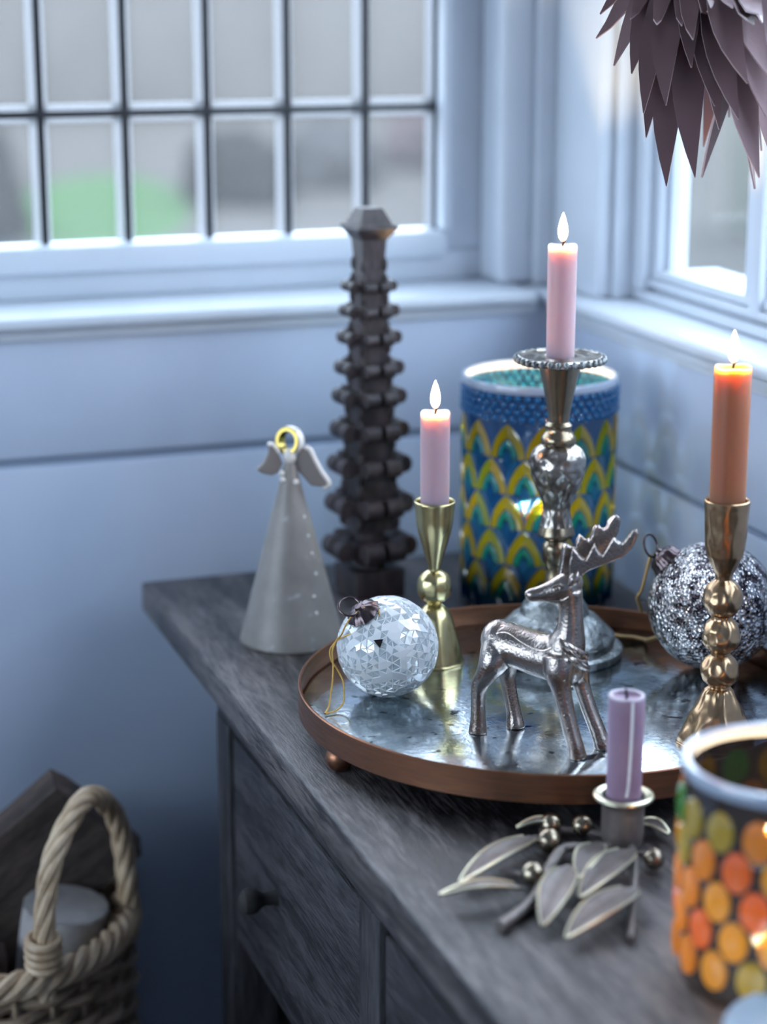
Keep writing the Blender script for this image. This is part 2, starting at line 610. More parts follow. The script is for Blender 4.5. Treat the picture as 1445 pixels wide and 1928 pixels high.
# right wall
w = wallpanels('wall_right', [
    (WX + .006, WX + .14, -2.0, WY + .14, 0, SILL - .012),
    (WX, WX + .14, -2.0, -.45, SILL - .012, 2.4),
    (WX + .02, WX + .14, -.45, WY + .14, 1.99, 2.4)])
obj('dado_panel', boxbm(WX - .002, WX + .008, -2.0, WY, .12, .895 - .003, bev=.003), M['wall'], w)
obj('dado_panel', boxbm(WX - .002, WX + .008, -2.0, WY, .895 + .003, SILL - .012, bev=.003), M['wall'], w)
obj('panel_joint', boxbm(WX + .0035, WX + .0062, -2.0, WY, .895 - .004, .895 + .004), M['gap'], w)
wallpanels('wall_left', [(-2.4, -2.3, -2.0, WY + .14, 0, .8), (-2.4, -2.3, -2.0, -.70, .8, 2.1), (-2.4, -2.3, 1.60, WY + .14, .8, 2.1),
                         (-2.4, -2.3, -2.0, WY + .14, 2.1, 2.4)])
wallpanels('wall_front', [(-2.4, WX + .14, -2.1, -2.0, 0, 2.4)])
wallpanels('ceiling', [(-2.45, WX + .2, -2.15, WY + .2, 2.4, 2.5)], M['ceiling'])
struct(obj('floor', boxbm(-2.45, WX + .2, -2.15, WY + .2, -.1, 0), M['floor']))
struct(obj('baseboard_back', boxbm(-2.3, WX - .002, WY - .020, WY - .002, 0, .12, bev=.004), M['wall']))
struct(obj('baseboard_right', boxbm(WX - .020, WX - .002, -2.0, WY - .020, 0, .12, bev=.004), M['wall']))

# window sills (boards with rounded nose + a small moulding beneath)
bm = bmesh.new()
box(bm, -.62, .768, WY - .016, WY + .14, SILL - .012, SILL, bev=.005, seg=3)
box(bm, -.62, .770, WY - .007, WY + .008, SILL - .022, SILL - .012, bev=.003)
struct(obj('trim_1', bm, M['trim']))
bm = bmesh.new()
box(bm, WX - .016, WX + .16, -.47, WY + .135, SILL - .0125, SILL - .0005, bev=.005, seg=3)
box(bm, WX - .009, WX + .008, -.47, WY + .02, SILL - .021, SILL - .0125, bev=.003)
box(bm, WX - .004, WX + .008, -.47, WY + .02, SILL - .028, SILL - .021, bev=.002)
struct(obj('trim_2', bm, M['trim']))

# ---- window_1: leaded casement in the back wall
FY = 1.85
w1 = bpy.data.objects.new('window_1', None)
COL.objects.link(w1)
struct(w1)
bm = bmesh.new()
X0, X1 = -.46, .7115
ZB, ZT = 1.083, 1.91
box(bm, -.60, .768, FY + .004, FY + .05, SILL, ZB - .020, bev=.003)        # outer rail
box(bm, X0 - .03, .7137, FY - .006, FY + .035, ZB - .026, ZB, bev=.006)      # casement bottom rail
box(bm, .7060, .7150, FY - .008, FY + .035, ZB, ZT, bev=.004)
box(bm, .7137, .790, FY + .006, FY + .05, ZB - .02, 1.99, bev=.002)          # outer stile
box(bm, X0 - .05, X0, FY - .006, FY + .035, ZB, ZT, bev=.004)
box(bm, -.60, X0 - .05, FY + .004, FY + .05, ZB - .02, 1.99, bev=.004)
box(bm, X0 - .05, .724, FY - .006, FY + .035, ZT, 1.99, bev=.004)
obj('window_frame', bm, M['trim'], w1)
pw, ph = .0780, .118
cols = [X1 - pw * k for k in range(0, 16)]
rows = [ZB + ph * k for k in range(0, 8)]
lead_v = boxbm(-.0032, .0032, -.003, .003, 0, ZT - ZB, bev=.001)
spc_v = boxbm(-.0085, .0085, -.001, .001, 0, ZT - ZB)
for k, x in enumerate(cols):
    if x < X0 + .01:
        break
    if k == 0:
        lv = obj('lead_came', lead_v, M['lead'], w1, loc=(x - .0050, FY + .012, ZB))
        sv = obj('spacer_bar', spc_v, M['spacer'], w1, loc=(x - .004, FY + .024, ZB))
    else:
        a = lv.copy(); COL.objects.link(a); a.location = (x, FY + .012, ZB)
        a = sv.copy(); COL.objects.link(a); a.location = (x, FY + .024, ZB)
for k, z in enumerate(rows):
    if k == 0 or z > ZT:
        continue
    obj('lead_came', boxbm(X0, X1, FY + .0088, FY + .0152, z - .0034, z + .0034, bev=.001), M['lead'], w1)
    obj('spacer_bar', boxbm(X0, X1, FY + .0232, FY + .0248, z - .0085, z + .0085), M['spacer'], w1)
pane0 = None
for i in range(15):
    for j in range(7):
        xr = X1 - pw * i
        if xr - pw < X0 - .02:
            continue
        if pane0 is None:
            pane0 = obj('pane', boxbm(-pw + .0015, -.0015, -.001, .001, .0015, ph - .0015), M['obscure'], w1)
            p = pane0
        else:
            p = pane0.copy(); COL.objects.link(p)
        p.location = (xr, FY + .0195, ZB + ph * j)
        p.rotation_euler = (radians(random.uniform(-.5, .5)), 0, radians(random.uniform(-.5, .5)))

# corner post between the two windows
bm = bmesh.new()
box(bm, .7500, .7840, 1.800, 1.8555, SILL, 1.99, bev=.007, seg=4)
box(bm, .7830, .83, 1.790, 1.90, SILL, 1.99, bev=.004)
struct(obj('trim_3', bm, M['trim']))
# boarding on the right wall next to the corner
bm = bmesh.new()
box(bm, .800, .89, 1.6915, 1.789, SILL, 1.99, bev=.003)
box(bm, .815, .89, 1.6826, 1.6905, SILL, 1.99, bev=.002)
struct(obj('trim_4', bm, M['trim']))
# ---- window_2: white casement in the right wall
w2 = bpy.data.objects.new('window_2', None)
COL.objects.link(w2)
struct(w2)
bm = bmesh.new()
GX = .854
Y1, Y0 = 1.6822, -.40
box(bm, .833, .862, Y0 - .05, Y1, SILL, SILL + .0095, bev=.003)
box(bm, .846, .862, Y0 - .05, Y1, SILL + .0095, SILL + .0135)
box(bm, .8385, .862, Y0 - .05, Y1 - .021, SILL + .0135, SILL + .0200, bev=.002)
box(bm, .8425, .862, Y0 - .05, Y1 - .021, SILL + .0200, SILL + .0297, bev=.004)
box(bm, .832, .862, 1.6604, Y1, SILL + .0095, 1.99, bev=.003)
box(bm, .842, .862, 1.6470, 1.6604, SILL + .02, 1.99, bev=.002)
box(bm, .850, .862, 1.6401, 1.6470, SILL + .02, 1.99, bev=.001)
box(bm, .832, .862, Y0 - .05, Y1, 1.95, 1.99, bev=.003)
yy = 1.6401
panes = []
while yy > Y0 + .05:
    ya = yy - .1433
    panes.append((ya, yy))
    box(bm, .838, .862, ya - .0385, ya - .0212, SILL + .0135, 1.95, bev=.003)
    box(bm, .846, .862, ya - .042, ya, SILL + .02, 1.95, bev=.002)
    yy = ya - .042
obj('window_frame', bm, M['trim'], w2)
for ya, yb in panes:
    obj('pane', boxbm(GX, GX + .003, ya, yb, SILL + .0297, 1.95), M['clearpane'], w2)
# ---- fill_window: unseen opening added on the left side for fill light
w3 = bpy.data.objects.new('fill_window', None)
COL.objects.link(w3)
struct(w3)
bm = bmesh.new()
for b in ((-2.36, -2.31, -.70, 1.60, .8, .84), (-2.36, -2.31, -.70, 1.60, 2.06, 2.1), (-2.36, -2.31, -.70, -.66, .84, 2.06), (-2.36, -2.31, 1.56, 1.60, .84, 2.06),
          (-2.36, -2.31, .43, .47, .84, 2.06)):
    box(bm, *b, bev=.004)
obj('window_frame', bm, M['trim'], w3)
for ya, yb in ((-.66, .43), (.47, 1.56)):
    obj('pane', boxbm(-2.34, -2.337, ya, yb, .84, 2.06), M['clearpane'], w3)
# ================================================================== GARDEN outside
g = struct(obj('garden_ground', boxbm(-14, 22, 2.4, 34, -.5, -.3), M['gravel']))
g2 = struct(obj('garden_terrace', boxbm(1.3, 16, -12, 2.4, -.5, -.3), M['gravel']))
struct(obj('left_terrace', boxbm(-14, -2.9, -12, 2.4, -.5, -.3), M['gravel']))
struct(obj('rear_terrace', boxbm(-2.9, 1.3, -12, -2.6, -.5, -.3), M['gravel']))


def bush(name, c, r, m, label, cat, sq=.5, seed=1):
    bm = bmesh.new()
    bmesh.ops.create_icosphere(bm, subdivisions=4, radius=1)
    for v in bm.verts:
        d = v.co.normalized()
        k = 1 + .22 * noise.noise(d * 2.3 + Vector((seed, 0, 0))) + .12 * noise.noise(d * 7 + Vector((seed, 3, 0)))
        v.co = Vector((d.x * r[0] * k, d.y * r[1] * k, max(d.z, -.6) * r[2] * k))
    o = obj(name, bm, m, loc=(c[0], c[1], c[2] + r[2] * .55))
    return tag(o, label, cat)


o = obj('lawn_patch', lathebm([(0, .02), (.9, .018), (1.0, 0)], 40, sx=.66, sy=2.6), M['lawn'], loc=(3.02, 15.0, -.3), rot=(0, 0, radians(-12)))
tag(o, 'green grass patch blurred behind the leaded window', 'lawn')
o['kind'] = 'stuff'
bush('garden_bush', (1.72, 13.2, -.3), (.44, .5, .50), M['hedge'], 'dark bush blurred at far left behind leaded panes', 'bush', seed=2)
bush('garden_bush', (4.05, 14.9, -.3), (.42, .5, .34), M['hedge'], 'low dark bush blurred right of the green grass', 'bush', seed=5)
bush('garden_bush', (5.10, 15.9, -.3), (.42, .5, .34), M['hedge2'], 'low greyish bush blurred behind carved wooden tree top', 'bush', seed=9)
bush('garden_bush', (6.65, 17.2, -.3), (.60, .6, .42), M['rosebrick'], 'rosy brown shrub blurred behind the rightmost leaded panes', 'bush', seed=12)
gw = obj('garden_wall', boxbm(-9, 22, 27.0, 27.3, -.3, 1.6, bev=.02), M['render'])
tag(gw, 'pale rendered garden wall blurred beyond the leaded window', 'wall')
hb = obj('clipped_hedge', boxbm(6.6, 7.4, -2, 12, -.3, 1.0, bev=.08), M['hedgepale'])
tag(hb, 'clipped hedge blurred beyond the right-hand white window', 'hedge')

# ================================================================== SIDEBOARD
TX0, TX1, TY1, TY0, TZ = .366, .7695, 1.700, .30, .80
sb = thing('sideboard', (TX0, TY1, 0), 'weathered dark wooden sideboard with drawers in the window corner', 'sideboard')


def sbp(name, bx, m, bev=.002, parent=None):
    b = (bx[0] - TX0, bx[1] - TX0, bx[2] - TY1, bx[3] - TY1, bx[4], bx[5])
    return obj(name, boxbm(*b, bev=bev), m, parent or sb)


bm = bmesh.new()
box(bm, 0, TX1 - TX0, TY0 - TY1, 0, .7735, TZ, bev=.0035, seg=3)
box(bm, .009, TX1 - TX0 - .004, TY0 - TY1 + .009, -.009, .7665, .7735, bev=.0015)
obj('tabletop', bm, M['table'], sb)
CX = .386
BY1 = 1.515
sbp('rail', (CX, .400, TY0 + .05, BY1, .7405, .7665), M['cab'], .001)
posts = [(1.477, BY1), (1.1085, 1.1495), (.735, .776), (.35, .40)]
for a, b in posts:
    sbp('post', (CX - .001, .424, a, b, 0, .7405), M['cabz'], .0018)
for a, b in ((1.477, BY1), (.35, .40)):
    sbp('back_post', (.72, .76, a, b, 0, .7665), M['cabz'], .0018)
sbp('side_panel', (.424, .72, 1.485, 1.505, .20, .7665), M['cab'], .001)
sbp('side_panel', (.424, .72, .36, .385, .20, .7665), M['cab'], .001)
sbp('back_panel', (.745, .757, .40, 1.477, .15, .7665), M['inside'], .001)
sbp('bottom_shelf', (.39, .745, .36, 1.50, .18, .20), M['cab'], .001)
sbp('drawer_shelf', (.402, .745, .40, 1.477, .535, .547), M['inside'], .001)
sbp('divider', (.404, .745, 1.33, 1.345, .20, .535), M['cabz'], .001)
for (a, b) in ((1.1535, 1.4735), (.780, 1.1045), (.404, .731)):
    d = sbp('drawer', (CX + .0015, CX + .02, a, b, .5575, .7335), M['cab'], .003)
    bm2 = boxbm(CX + .02 - TX0, .70 - TX0, a + .01 - TY1, b - .01 - TY1, .56, .70)
    obj('drawer_box', bm2, M['inside'], d)
    kb = lathebm([(0, 0), (.0065, 0), (.0055, .004), (.005, .010), (.0065, .013), (.0092, .0165), (.0102, .021), (.0092, .0255), (.0055, .0285), (0, .029)], 24)
    ky = (a + b) / 2 if b < 1.2 else 1.352
    k = obj('knob', kb, M['inside'], d, loc=(CX + .0015 - TX0, ky - TY1, .647), rot=(0, radians(-90), 0))
sbp('stretcher', (CX + .002, .402, 1.1495, 1.477, .20, .235), M['cab'], .001)

# ================================================================== TRAY
TC = Vector((.5637, 1.247, .80))
tray = thing('tray', TC, 'round copper-rimmed tray with mottled mirror base on ball feet', 'tray')
R = .180
rim = lathebm([(R - .0012, .0205), (R - .0012, .0358), (R, .0362), (R + .0008, .0355), (R + .0008, .0165), (R - .001, .0158), (0, .0158), (0, .0185), (R - .0012, .0185), (R - .0012, .0205)], 160)
obj('rim', rim, M['copper'], tray)
obj('mirror', lathebm([(0, .0186), (R - .003, .0186), (R - .003, .0205), (R - .0045, .021), (0, .021)], 120), M['mirror'], tray)
for a in (190, 285, 20, 105):
    a = radians(a)
    bm = bmesh.new()
    ellipsoid(bm, (0, 0, 0), (.0098, .0098, .0098), u=24, v=16)
    obj('ball_foot', bm, M['copper'], tray, loc=((R - .0085) * cos(a), (R - .0085) * sin(a), .0096))
MZ = .821

# ================================================================== CANDLES
def flame_light(loc, e, r=.004, col=(1.0, .34, .08)):
    d = bpy.data.lights.new('flame_light', 'POINT')
    d.energy = e
    d.color = col
    d.shadow_soft_size = r
    o = bpy.data.objects.new('flame_light', d)
    COL.objects.link(o)
    o.location = loc


def candle(name, loc, r, h, m, label, lit=True, lean=(0, 0), e=.35, group=None, taper=.96):
    t = thing(name, loc, label, 'candle', group)
    def dd(p, a, rr, z):
        if z > h * .9:
            p.z += .0006 * sin(3 * a + 1) * (rr / r)
            p.x *= 1 + .012 * sin(2 * a)
        return p
    dip = .0035 if lit else .002
    prof = [(0, 0), (r * taper * .97, 0), (r * taper, .0015), (r * (taper + 1) / 2, h * .5), (r, h - .004), (r * 1.0, h - .0012), (r * .965, h), (r * .88, h - .0012), (r * .7, h - dip), (r * .3, h - dip * 1.15), (0, h - dip * 1.1)]
    pr = []
    for (r0, z0), (r1, z1) in zip(prof, prof[1:]):
        n = max(1, int(abs(z1 - z0) / .004))
        for k in range(n):
            pr.append((r0 + (r1 - r0) * k / n, z0 + (z1 - z0) * k / n))
    pr.append(prof[-1])
    obj('wax', lathebm(pr, 40, disp=dd), m, t)
    hz = h - dip
    wl = .0065 if lit else .006
    wp = spline([(0, 0, hz - .002), (0, 0, hz + wl * .4), (.0006 + lean[0], lean[1], hz + wl * .8), (.0018 + lean[0] * 2, lean[1] * 2, hz + wl)], 4)
    obj('wick', tubebm(wp, .0009, 8), M['wick'], t)
    if lit:
        fz = hz + .0062
        H = .0235
        pf = [(0, 0), (.0012, .0004), (.0026, .0022), (.0034, .005), (.0036, .008), (.0031, .0115), (.0022, .0152), (.0011, .0186), (.0004, .0204), (0, .021)]
        obj('flame', lathebm([(a, b) for a, b in spline(pf, 4)], 24), M['flame'], t, loc=(0, 0, fz))
        flame_light((loc[0], loc[1], loc[2] + fz + .0085), e * 1.2)
    return t


# ================================================================== LEFT BRASS CANDLESTICK
p = Vector((.5147, 1.3548, MZ))
ls = thing('brass_candlestick', p, 'small pale brass hourglass candlestick behind the clear glass bauble', 'candlestick')
base = [(0, 0), (.0215, 0), (.0224, .0015), (.0215, .006), (.0175, .022), (.0130, .036), (.0085, .0418), (.0045, .0445)]
ball = [(.0045, .0445), (.0065, .0462), (.0112, .050), (.0128, .0550), (.0129, .060), (.0115, .0655), (.0075, .0695), (.0045, .0712)]
cup = [(.0045, .0712), (.0048, .074), (.0078, .085), (.0112, .0965), (.0134, .106), (.0143, .115), (.0153, .1225), (.0156, .1236), (.0150, .1246), (.0138, .1240), (.0130, .118), (.0125, .104), (0, .102)]
def facet(p, a, r, z):
    k = 1 + .018 * cos(8 * a + z * 40) + .02 * noise.noise(Vector((cos(a) * 2, sin(a) * 2, z * 60)))
    return Vector((p.x * k, p.y * k, p.z))
obj('foot', lathebm(spline(base, 4), 48, disp=facet), M['brass'], ls)
obj('knop', lathebm(spline(ball, 4), 48, disp=facet), M['brass'], ls)
obj('cup', lathebm(spline(cup, 5), 48), M['brass'], ls)
candle('dinner_candle', (p.x, p.y, MZ + .1022), .0110, .0895, M['wax_lilac'], 'short lit lilac candle with orange glowing top in small brass candlestick', e=.34)

# ================================================================== RIGHT HAMMERED CANDLESTICK
p = Vector((.6345, 1.1316, MZ))
rs = thing('hammered_candlestick', p, 'hammered champagne-gold candlestick with three dimpled knops in right foreground', 'candlestick')
zz = lambda y: (1398 - y) * .00037
dimples = []
rr = random.Random(3)
for by in (1121, 1194, 1259):
    for k in range(9):
        a = rr.uniform(0, 2 * pi)
        dimples.append((a, zz(by) + rr.uniform(-.006, .006), rr.uniform(.0032, .0045)))
    for a in (radians(235), radians(285)):
        dimples.append((a + rr.uniform(-.1, .1), zz(by) + .003, .0042))


def hammer(p, a, r, z):
    k = 0
    for da, dz, dr in dimples:
        dx = math.remainder(a - da, 2 * pi) * max(r, .004)
        d = sqrt(dx * dx + (z - dz) ** 2)
        if d < dr:
            k = max(k, (1 - (d / dr) ** 2) * .0011)
    nn = .0007 * noise.noise(Vector((cos(a) * 3, sin(a) * 3, z * 110))) * (2.2 if z < .04 else 1)
    s = (r - k + nn) / r
    return Vector((p.x * s, p.y * s, p.z))


def dense(pr, step=.0012):
    out = []
    for (r0, z0), (r1, z1) in zip(pr, pr[1:]):
        n = max(1, int(math.hypot(r1 - r0, z1 - z0) / step))
        for k in range(n):
            out.append((r0 + (r1 - r0) * k / n, z0 + (z1 - z0) * k / n))
    out.append(pr[-1])
    return out


foot = [(0, 0), (.0240, 0), (.0252, .0015), (.0240, .007), (.0185, .020), (.0125, .032), (.0095, .0375), (.0066, zz(1291))]
def octa(p, a, r, z):
    q = hammer(p, a, r, z)
    k = 1 + .05 * max(0, 1 - z / .04) * cos(7 * a)
    return Vector((q.x * k, q.y * k, q.z))
obj('foot', lathebm(dense(spline(foot, 4)), 72, disp=octa), M['bronze'], rs)
segs = [(1291, 1226.5, .0066, .0130, .0067), (1226.5, 1158, .0067, .0128, .0070), (1158, 1087, .0070, .0133, .0053)]
for ya, yb, r0, rm, r1 in segs:
    za, zb = zz(ya), zz(yb)
    zm = (za + zb) / 2
    hh = (zb - za) / 2
    pr = [(r0, za)]
    for k in range(1, 24):
        t = -1 + 2 * k / 24
        c = sqrt(max(0, 1 - (t * .96) ** 2))
        rlo = r0 if t < 0 else r1
        pr.append((max(rlo, rm * c), zm + t * hh))
    pr.append((r1, zb))
    obj('knop', lathebm(dense(pr), 72, disp=hammer), M['bronze'], rs)
ct = zz(942)
cupp = [(.0053, zz(1087)), (.0056, zz(1078)), (.0094, zz(1057)), (.0120, zz(1042)), (.0131, zz(1024)), (.0137, zz(1000)), (.0147, zz(960)), (.0150, ct - .001), (.0150, ct), (.0142, ct + .0006), (.0133, ct - .001), (.0128, ct - .02), (0, ct - .022)]
obj('cup', lathebm(dense(cupp), 72, disp=lambda p, a, r, z: hammer(p, a, r, z) if r > .001 and z < ct - .003 else p), M['bronze'], rs)
candle('dinner_candle', (p.x, p.y, MZ + ct - .0215), .0122, .0215 + 1.0784 - MZ - ct, M['wax_amber'], 'tall lit toffee-orange candle in the hammered candlestick at right', e=.40)

# ================================================================== ORNATE CANDLESTICK
p = Vector((.608, 1.342, MZ))
os_ = thing('ornate_candlestick', p, 'tall ornate candlestick with beaded drip plate and domed silver base behind the deer', 'candlestick')
z = lambda v: v - MZ
bp = [(0, 0), (.0515, 0), (.0525, .001), (.0525, .006), (.0505, .0075), (.0455, .008), (.0450, .011), (.0468, .0125), (.0462, .0155), (.0400, .0215), (.0335, .0285), (.0280, .0315), (.0265, .0325), (.0262, .0338), (.0250, .0375), (.0215, .0425), (.0150, .0475), (.0085, .052)]
obj('domed_base', lathebm(dense(bp, .0016), 96, disp=lambda p, a, r, z: Vector((p.x * (1 + .004 * cos(24 * a)), p.y * (1 + .004 * cos(24 * a)), p.z)) if .016 < z < .03 else p), M['pewter'], os_)
st = [(.0085, .052), (.0078, z(.880)), (.0068, z(.888)), (.0088, z(.8925)), (.0104, z(.899)), (.0104, z(.906)), (.0080, z(.910)), (.0100, z(.912)), (.0138, z(.9145)), (.0140, z(.9165)), (.0122, z(.922))]
obj('stem', lathebm(dense(spline(st, 3)), 48), M['tarnish'], os_)
def carve(p, a, r, zc):
    w1_ = abs(sin(4.5 * a + zc * 260))
    w2_ = abs(sin(4.5 * a - zc * 260))
    k = 1 + .075 * max(w1_, w2_) + .02 * cos(9 * a) - .05
    return Vector((p.x * k, p.y * k, p.z))


vs = [(.0122, z(.922)), (.0103, z(.931)), (.0100, z(.936)), (.0122, z(.944)), (.0165, z(.953)), (.0194, z(.962)), (.0206, z(.970)), (.0200, z(.9765)), (.0170, z(.981)), (.0120, z(.984))]
obj('knop', lathebm(dense(spline(vs, 3), .0012), 96, disp=carve), M['engraved'], os_)
ck = [(.0120, z(.984)), (.0132, z(.9865)), (.0128, z(.990)), (.0094, z(.995)), (.0094, z(.998)), (.0100, z(.999)), (.0076, z(1.0015)), (.0082, z(1.008)), (.0110, z(1.0225)), (.0158, z(1.0455)), (.0150, z(1.0465)), (0, z(1.0465))]
obj('cup', lathebm(dense(ck, .002), 48), M['tarnish'], os_)
pl = [(0, z(1.0465)), (.0310, z(1.0465)), (.0325, z(1.048)), (.0325, z(1.0505)), (.0305, z(1.0515)), (.0280, z(1.0500)), (.0185, z(1.0498)), (.0160, z(1.0510)), (.0125, z(1.0510)), (.0122, z(1.0492)), (0, z(1.0492))]
pt = obj('drip_plate', lathebm(dense(pl, .0015), 96), M['engraved'], os_)
b0 = None
for k in range(34):
    a = 2 * pi * k / 34
    if b0 is None:
        bm = bmesh.new()
        ellipsoid(bm, (0, 0, 0), (.0028, .0024, .0028), u=10, v=8)
        b0 = obj('bead', bm, M['pewter'], pt)
        b = b0
    else:
        b = b0.copy(); COL.objects.link(b)
    b.location = (.0322 * cos(a), .0322 * sin(a), z(1.0490))
    b.rotation_euler = (0, 0, a)
candle('dinner_candle', (p.x, p.y, 1.0493), .0108, 1.1325 - 1.0493, M['wax_lilac'], 'tallest lit candle, orange top fading to lilac, on beaded drip plate', e=.34)

# ================================================================== DEER
dp = Vector((.525, 1.172, MZ))
deer = thing('deer_figurine', dp, 'cast silver deer figurine looking back over its shoulder on the mirror tray', 'figurine')
bm = bmesh.new()
mm = .001


def limb(pts, rad, flat=1.0, seg=14, grow=.7):
    q = spline([tuple(c * mm for c in a) + ((r + grow) * mm,) for a, r in zip(pts, rad)], 6)
    tube(bm, [c[:3] for c in q], [c[3] for c in q], seg, flat=flat)


BD = Vector((.56, -.83, 0)).normalized()
rotb = Matrix.Rotation(atan2(BD.y, BD.x), 3, 'Z')
# trunk
trunk = [(-25.5, 37.5, 62), (-23.5, 34.5, 62.5), (-18, 27, 63.5), (-10, 15, 62.3), (-2, 3, 61), (4, -6, 61), (9.5, -14, 60), (12.0, -17.6, 60)]
limb(trunk, [3, 10.5, 14.2, 14.0, 14.4, 15.2, 14.0, 7], seg=20)
ellipsoid(bm, (-.0205, .0305, .0655), (.0128, .0140, .0138), rotb)
ellipsoid(bm, (.0095, -.0140, .0610), (.0125, .0128, .0190), rotb)
# neck
limb([(7.5, -11, 63), (9.3, -14, 73), (10.6, -15.8, 84), (10.7, -15.8, 95), (10.0, -15.3, 104), (9.5, -15.2, 110)], [13, 12.0, 8.6, 7.4, 7.6, 8.2], seg=18)
# head, turned back to the left
limb([(12, -15.9, 114.5), (8.2, -14.8, 113.5), (3.0, -13.2, 111.6), (-3.5, -11.0, 109.3), (-10, -8.7, 107.6), (-15.2, -6.9, 107.0), (-16.8, -6.3, 106.9)], [7.0, 8.8, 8.0, 6.2, 4.8, 4.0, 2.6], seg=16, grow=.3)
ellipsoid(bm, (.0080, -.0148, .1090), (.0098, .0074, .0098))
ellipsoid(bm, (.0112, -.0158, .1150), (.0075, .0065, .0085))
ellipsoid(bm, (.0010, -.0126, .1080), (.0095, .0060, .0070))
ellipsoid(bm, (-.0150, -.0068, .1075), (.0040, .0036, .0036))
# legs
limb([(-23.5, 26, 61), (-28, 22.5, 53), (-32.0, 24.5, 44), (-34.8, 29.4, 35), (-35.3, 30.7, 21.2), (-35.2, 30.6, 10), (-35.4, 30.4, 3), (-35.6, 30.2, -.5)], [11, 9.8, 7.0, 5.2, 4.4, 4.8, 5.6, 6.0])
limb([(-12.5, 36.5, 60), (-11.5, 38, 46), (-11.0, 37.8, 34), (-9.2, 35.2, 20), (-7.6, 33, 9), (-7.4, 31.6, 3), (-7.2, 31, -.5)], [9.5, 7.6, 5.0, 4.4, 4.8, 5.8, 6.4])
limb([(2, -19, 66), (0.4, -21.5, 56), (1.4, -23.5, 46), (3.7, -26.9, 31.2), (6.2, -31.0, 16.9), (8.0, -33.6, 8), (8.8, -34.4, 2.5), (9.2, -34.8, -.5)], [10, 9.0, 6.2, 5.2, 4.9, 5.2, 5.8, 6.2])
limb([(16.0, -8.0, 62), (19.5, -9.5, 52), (21.9, -11.5, 41.2), (25.7, -16.6, 25.5), (29.8, -22.0, 11.5), (31.5, -24.6, 4.5), (32.3, -25.8, -.5)], [8.0, 7.4, 5.2, 4.7, 4.8, 5.2, 5.4])


def flatfoot(v):
    if v.co.z < 0:
        v.co.z = 0


body = organic('body', bm, M['deer'], deer, .0009, 9, flatfoot)
from mathutils.bvhtree import BVHTree
skin = BVHTree.FromPolygons([v.co.copy() for v in body.data.vertices], [tuple(p_.vertices) for p_ in body.data.polygons])
RV = Vector((.94380, -.33051, 0))
NV = Vector((.33051, .94380, 0))


def on_skin(p, lift=0.0, side=-1):
    h_ = skin.ray_cast(p + NV * side * .06, -NV * side)
    if h_[0] is None:
        h_ = skin.find_nearest(p)
    return h_[0] + h_[1] * lift


near = [[13.6, 117.9], [17.9, 119.9], [25.4, 126.4], [34.9, 130.8], [47.1, 136.3], [53.6, 143.2], [57.0, 152.0], [55.9, 155.3], [52.9, 154.1], [49.6, 149.2], [47.3, 146.2], [45.0, 145.2], [42.5, 148.0], [40.9, 149.2], [38.6, 145.2], [35.7, 138.8], [33.3, 136.9], [30.8, 141.0], [28.8, 144.5], [26.4, 139.8], [23.9, 133.3], [21.5, 133.8], [17.5, 138.8], [14.6, 140.3], [12.9, 130.8]]
far = [[6.8, 118.2], [8.4, 128.2], [9.3, 138.3], [11.5, 140.1], [16.1, 137.3], [17.9, 134.2], [18.4, 141.8], [20.8, 145.9], [23.0, 144.6], [26.8, 140.3], [29.4, 147.3], [31.5, 151.8], [34.3, 151.2], [36.9, 147.3], [40.4, 153.3], [43.6, 157.5], [46.2, 157.9], [48.0, 155.0], [46.5, 147.3], [42.6, 139.3], [35.5, 131.7], [27.0, 124.7], [17.5, 118.2]]
for nm, ol, dn, yaw in (('antler', near, -.0062, 10), ('antler', far, .0068, -10)):
    b2 = bmesh.new()
    c = Vector((.0106, -.0157, 0)) - RV * (Vector((.0106, -.0157, 0)).dot(RV)) + NV * dn
    ux = (RV * cos(radians(yaw)) - NV * sin(radians(yaw)))
    # pivot at antler root u = 14 mm
    org = c + RV * .014 - ux * .014
    prism(b2, [(u * mm, v * mm) for u, v in ol], org, ux, (0, 0, 1), .0062)
    organic(nm, b2, M['deer'], deer, .0008, 4)
# ear, eye, ruff and jaw line: raised cast details
b2 = bmesh.new()
ec = Vector((.0112, -.0160, .1205)) - NV * .0095
ax = (RV * .45 + Vector((0, 0, 1))).normalized()
tube(b2, [ec - ax * .0050, ec - ax * .003, ec, ec + ax * .0035, ec + ax * .0062], [.0010, .0030, .0038, .0030, .0010], 12)
organic('ear', b2, M['deer'], deer, .0007, 3)
b2 = bmesh.new()
ec2 = Vector((.0160, -.0142, .1180)) + NV * .006
tube(b2, [ec2 - ax * .0050, ec2 - ax * .003, ec2, ec2 + ax * .0035, ec2 + ax * .0062], [.0010, .0030, .0038, .0030, .0010], 12)
organic('ear', b2, M['deer'], deer, .0007, 3)
for s in (-1, 1):
    c = on_skin(Vector((.0018, -.0126, .1138)), .0002, s)
    b2 = bmesh.new()
    ellipsoid(b2, c, (.0026, .0020, .0018), u=16, v=10)
    e = obj('eye', b2, M['deer'], deer)
    b2 = bmesh.new()
    arc = [c + RV * (.0036 * cos(t)) + Vector((0, 0, .0020 * sin(t) - .0001)) + NV * s * .0003 for t in [k * pi / 9 for k in range(10)]]
    tube(b2, arc, .0008, 8)
    obj('eyelid', b2, M['deer_dark'], e)
b2 = bmesh.new()
rg = random.Random(4)
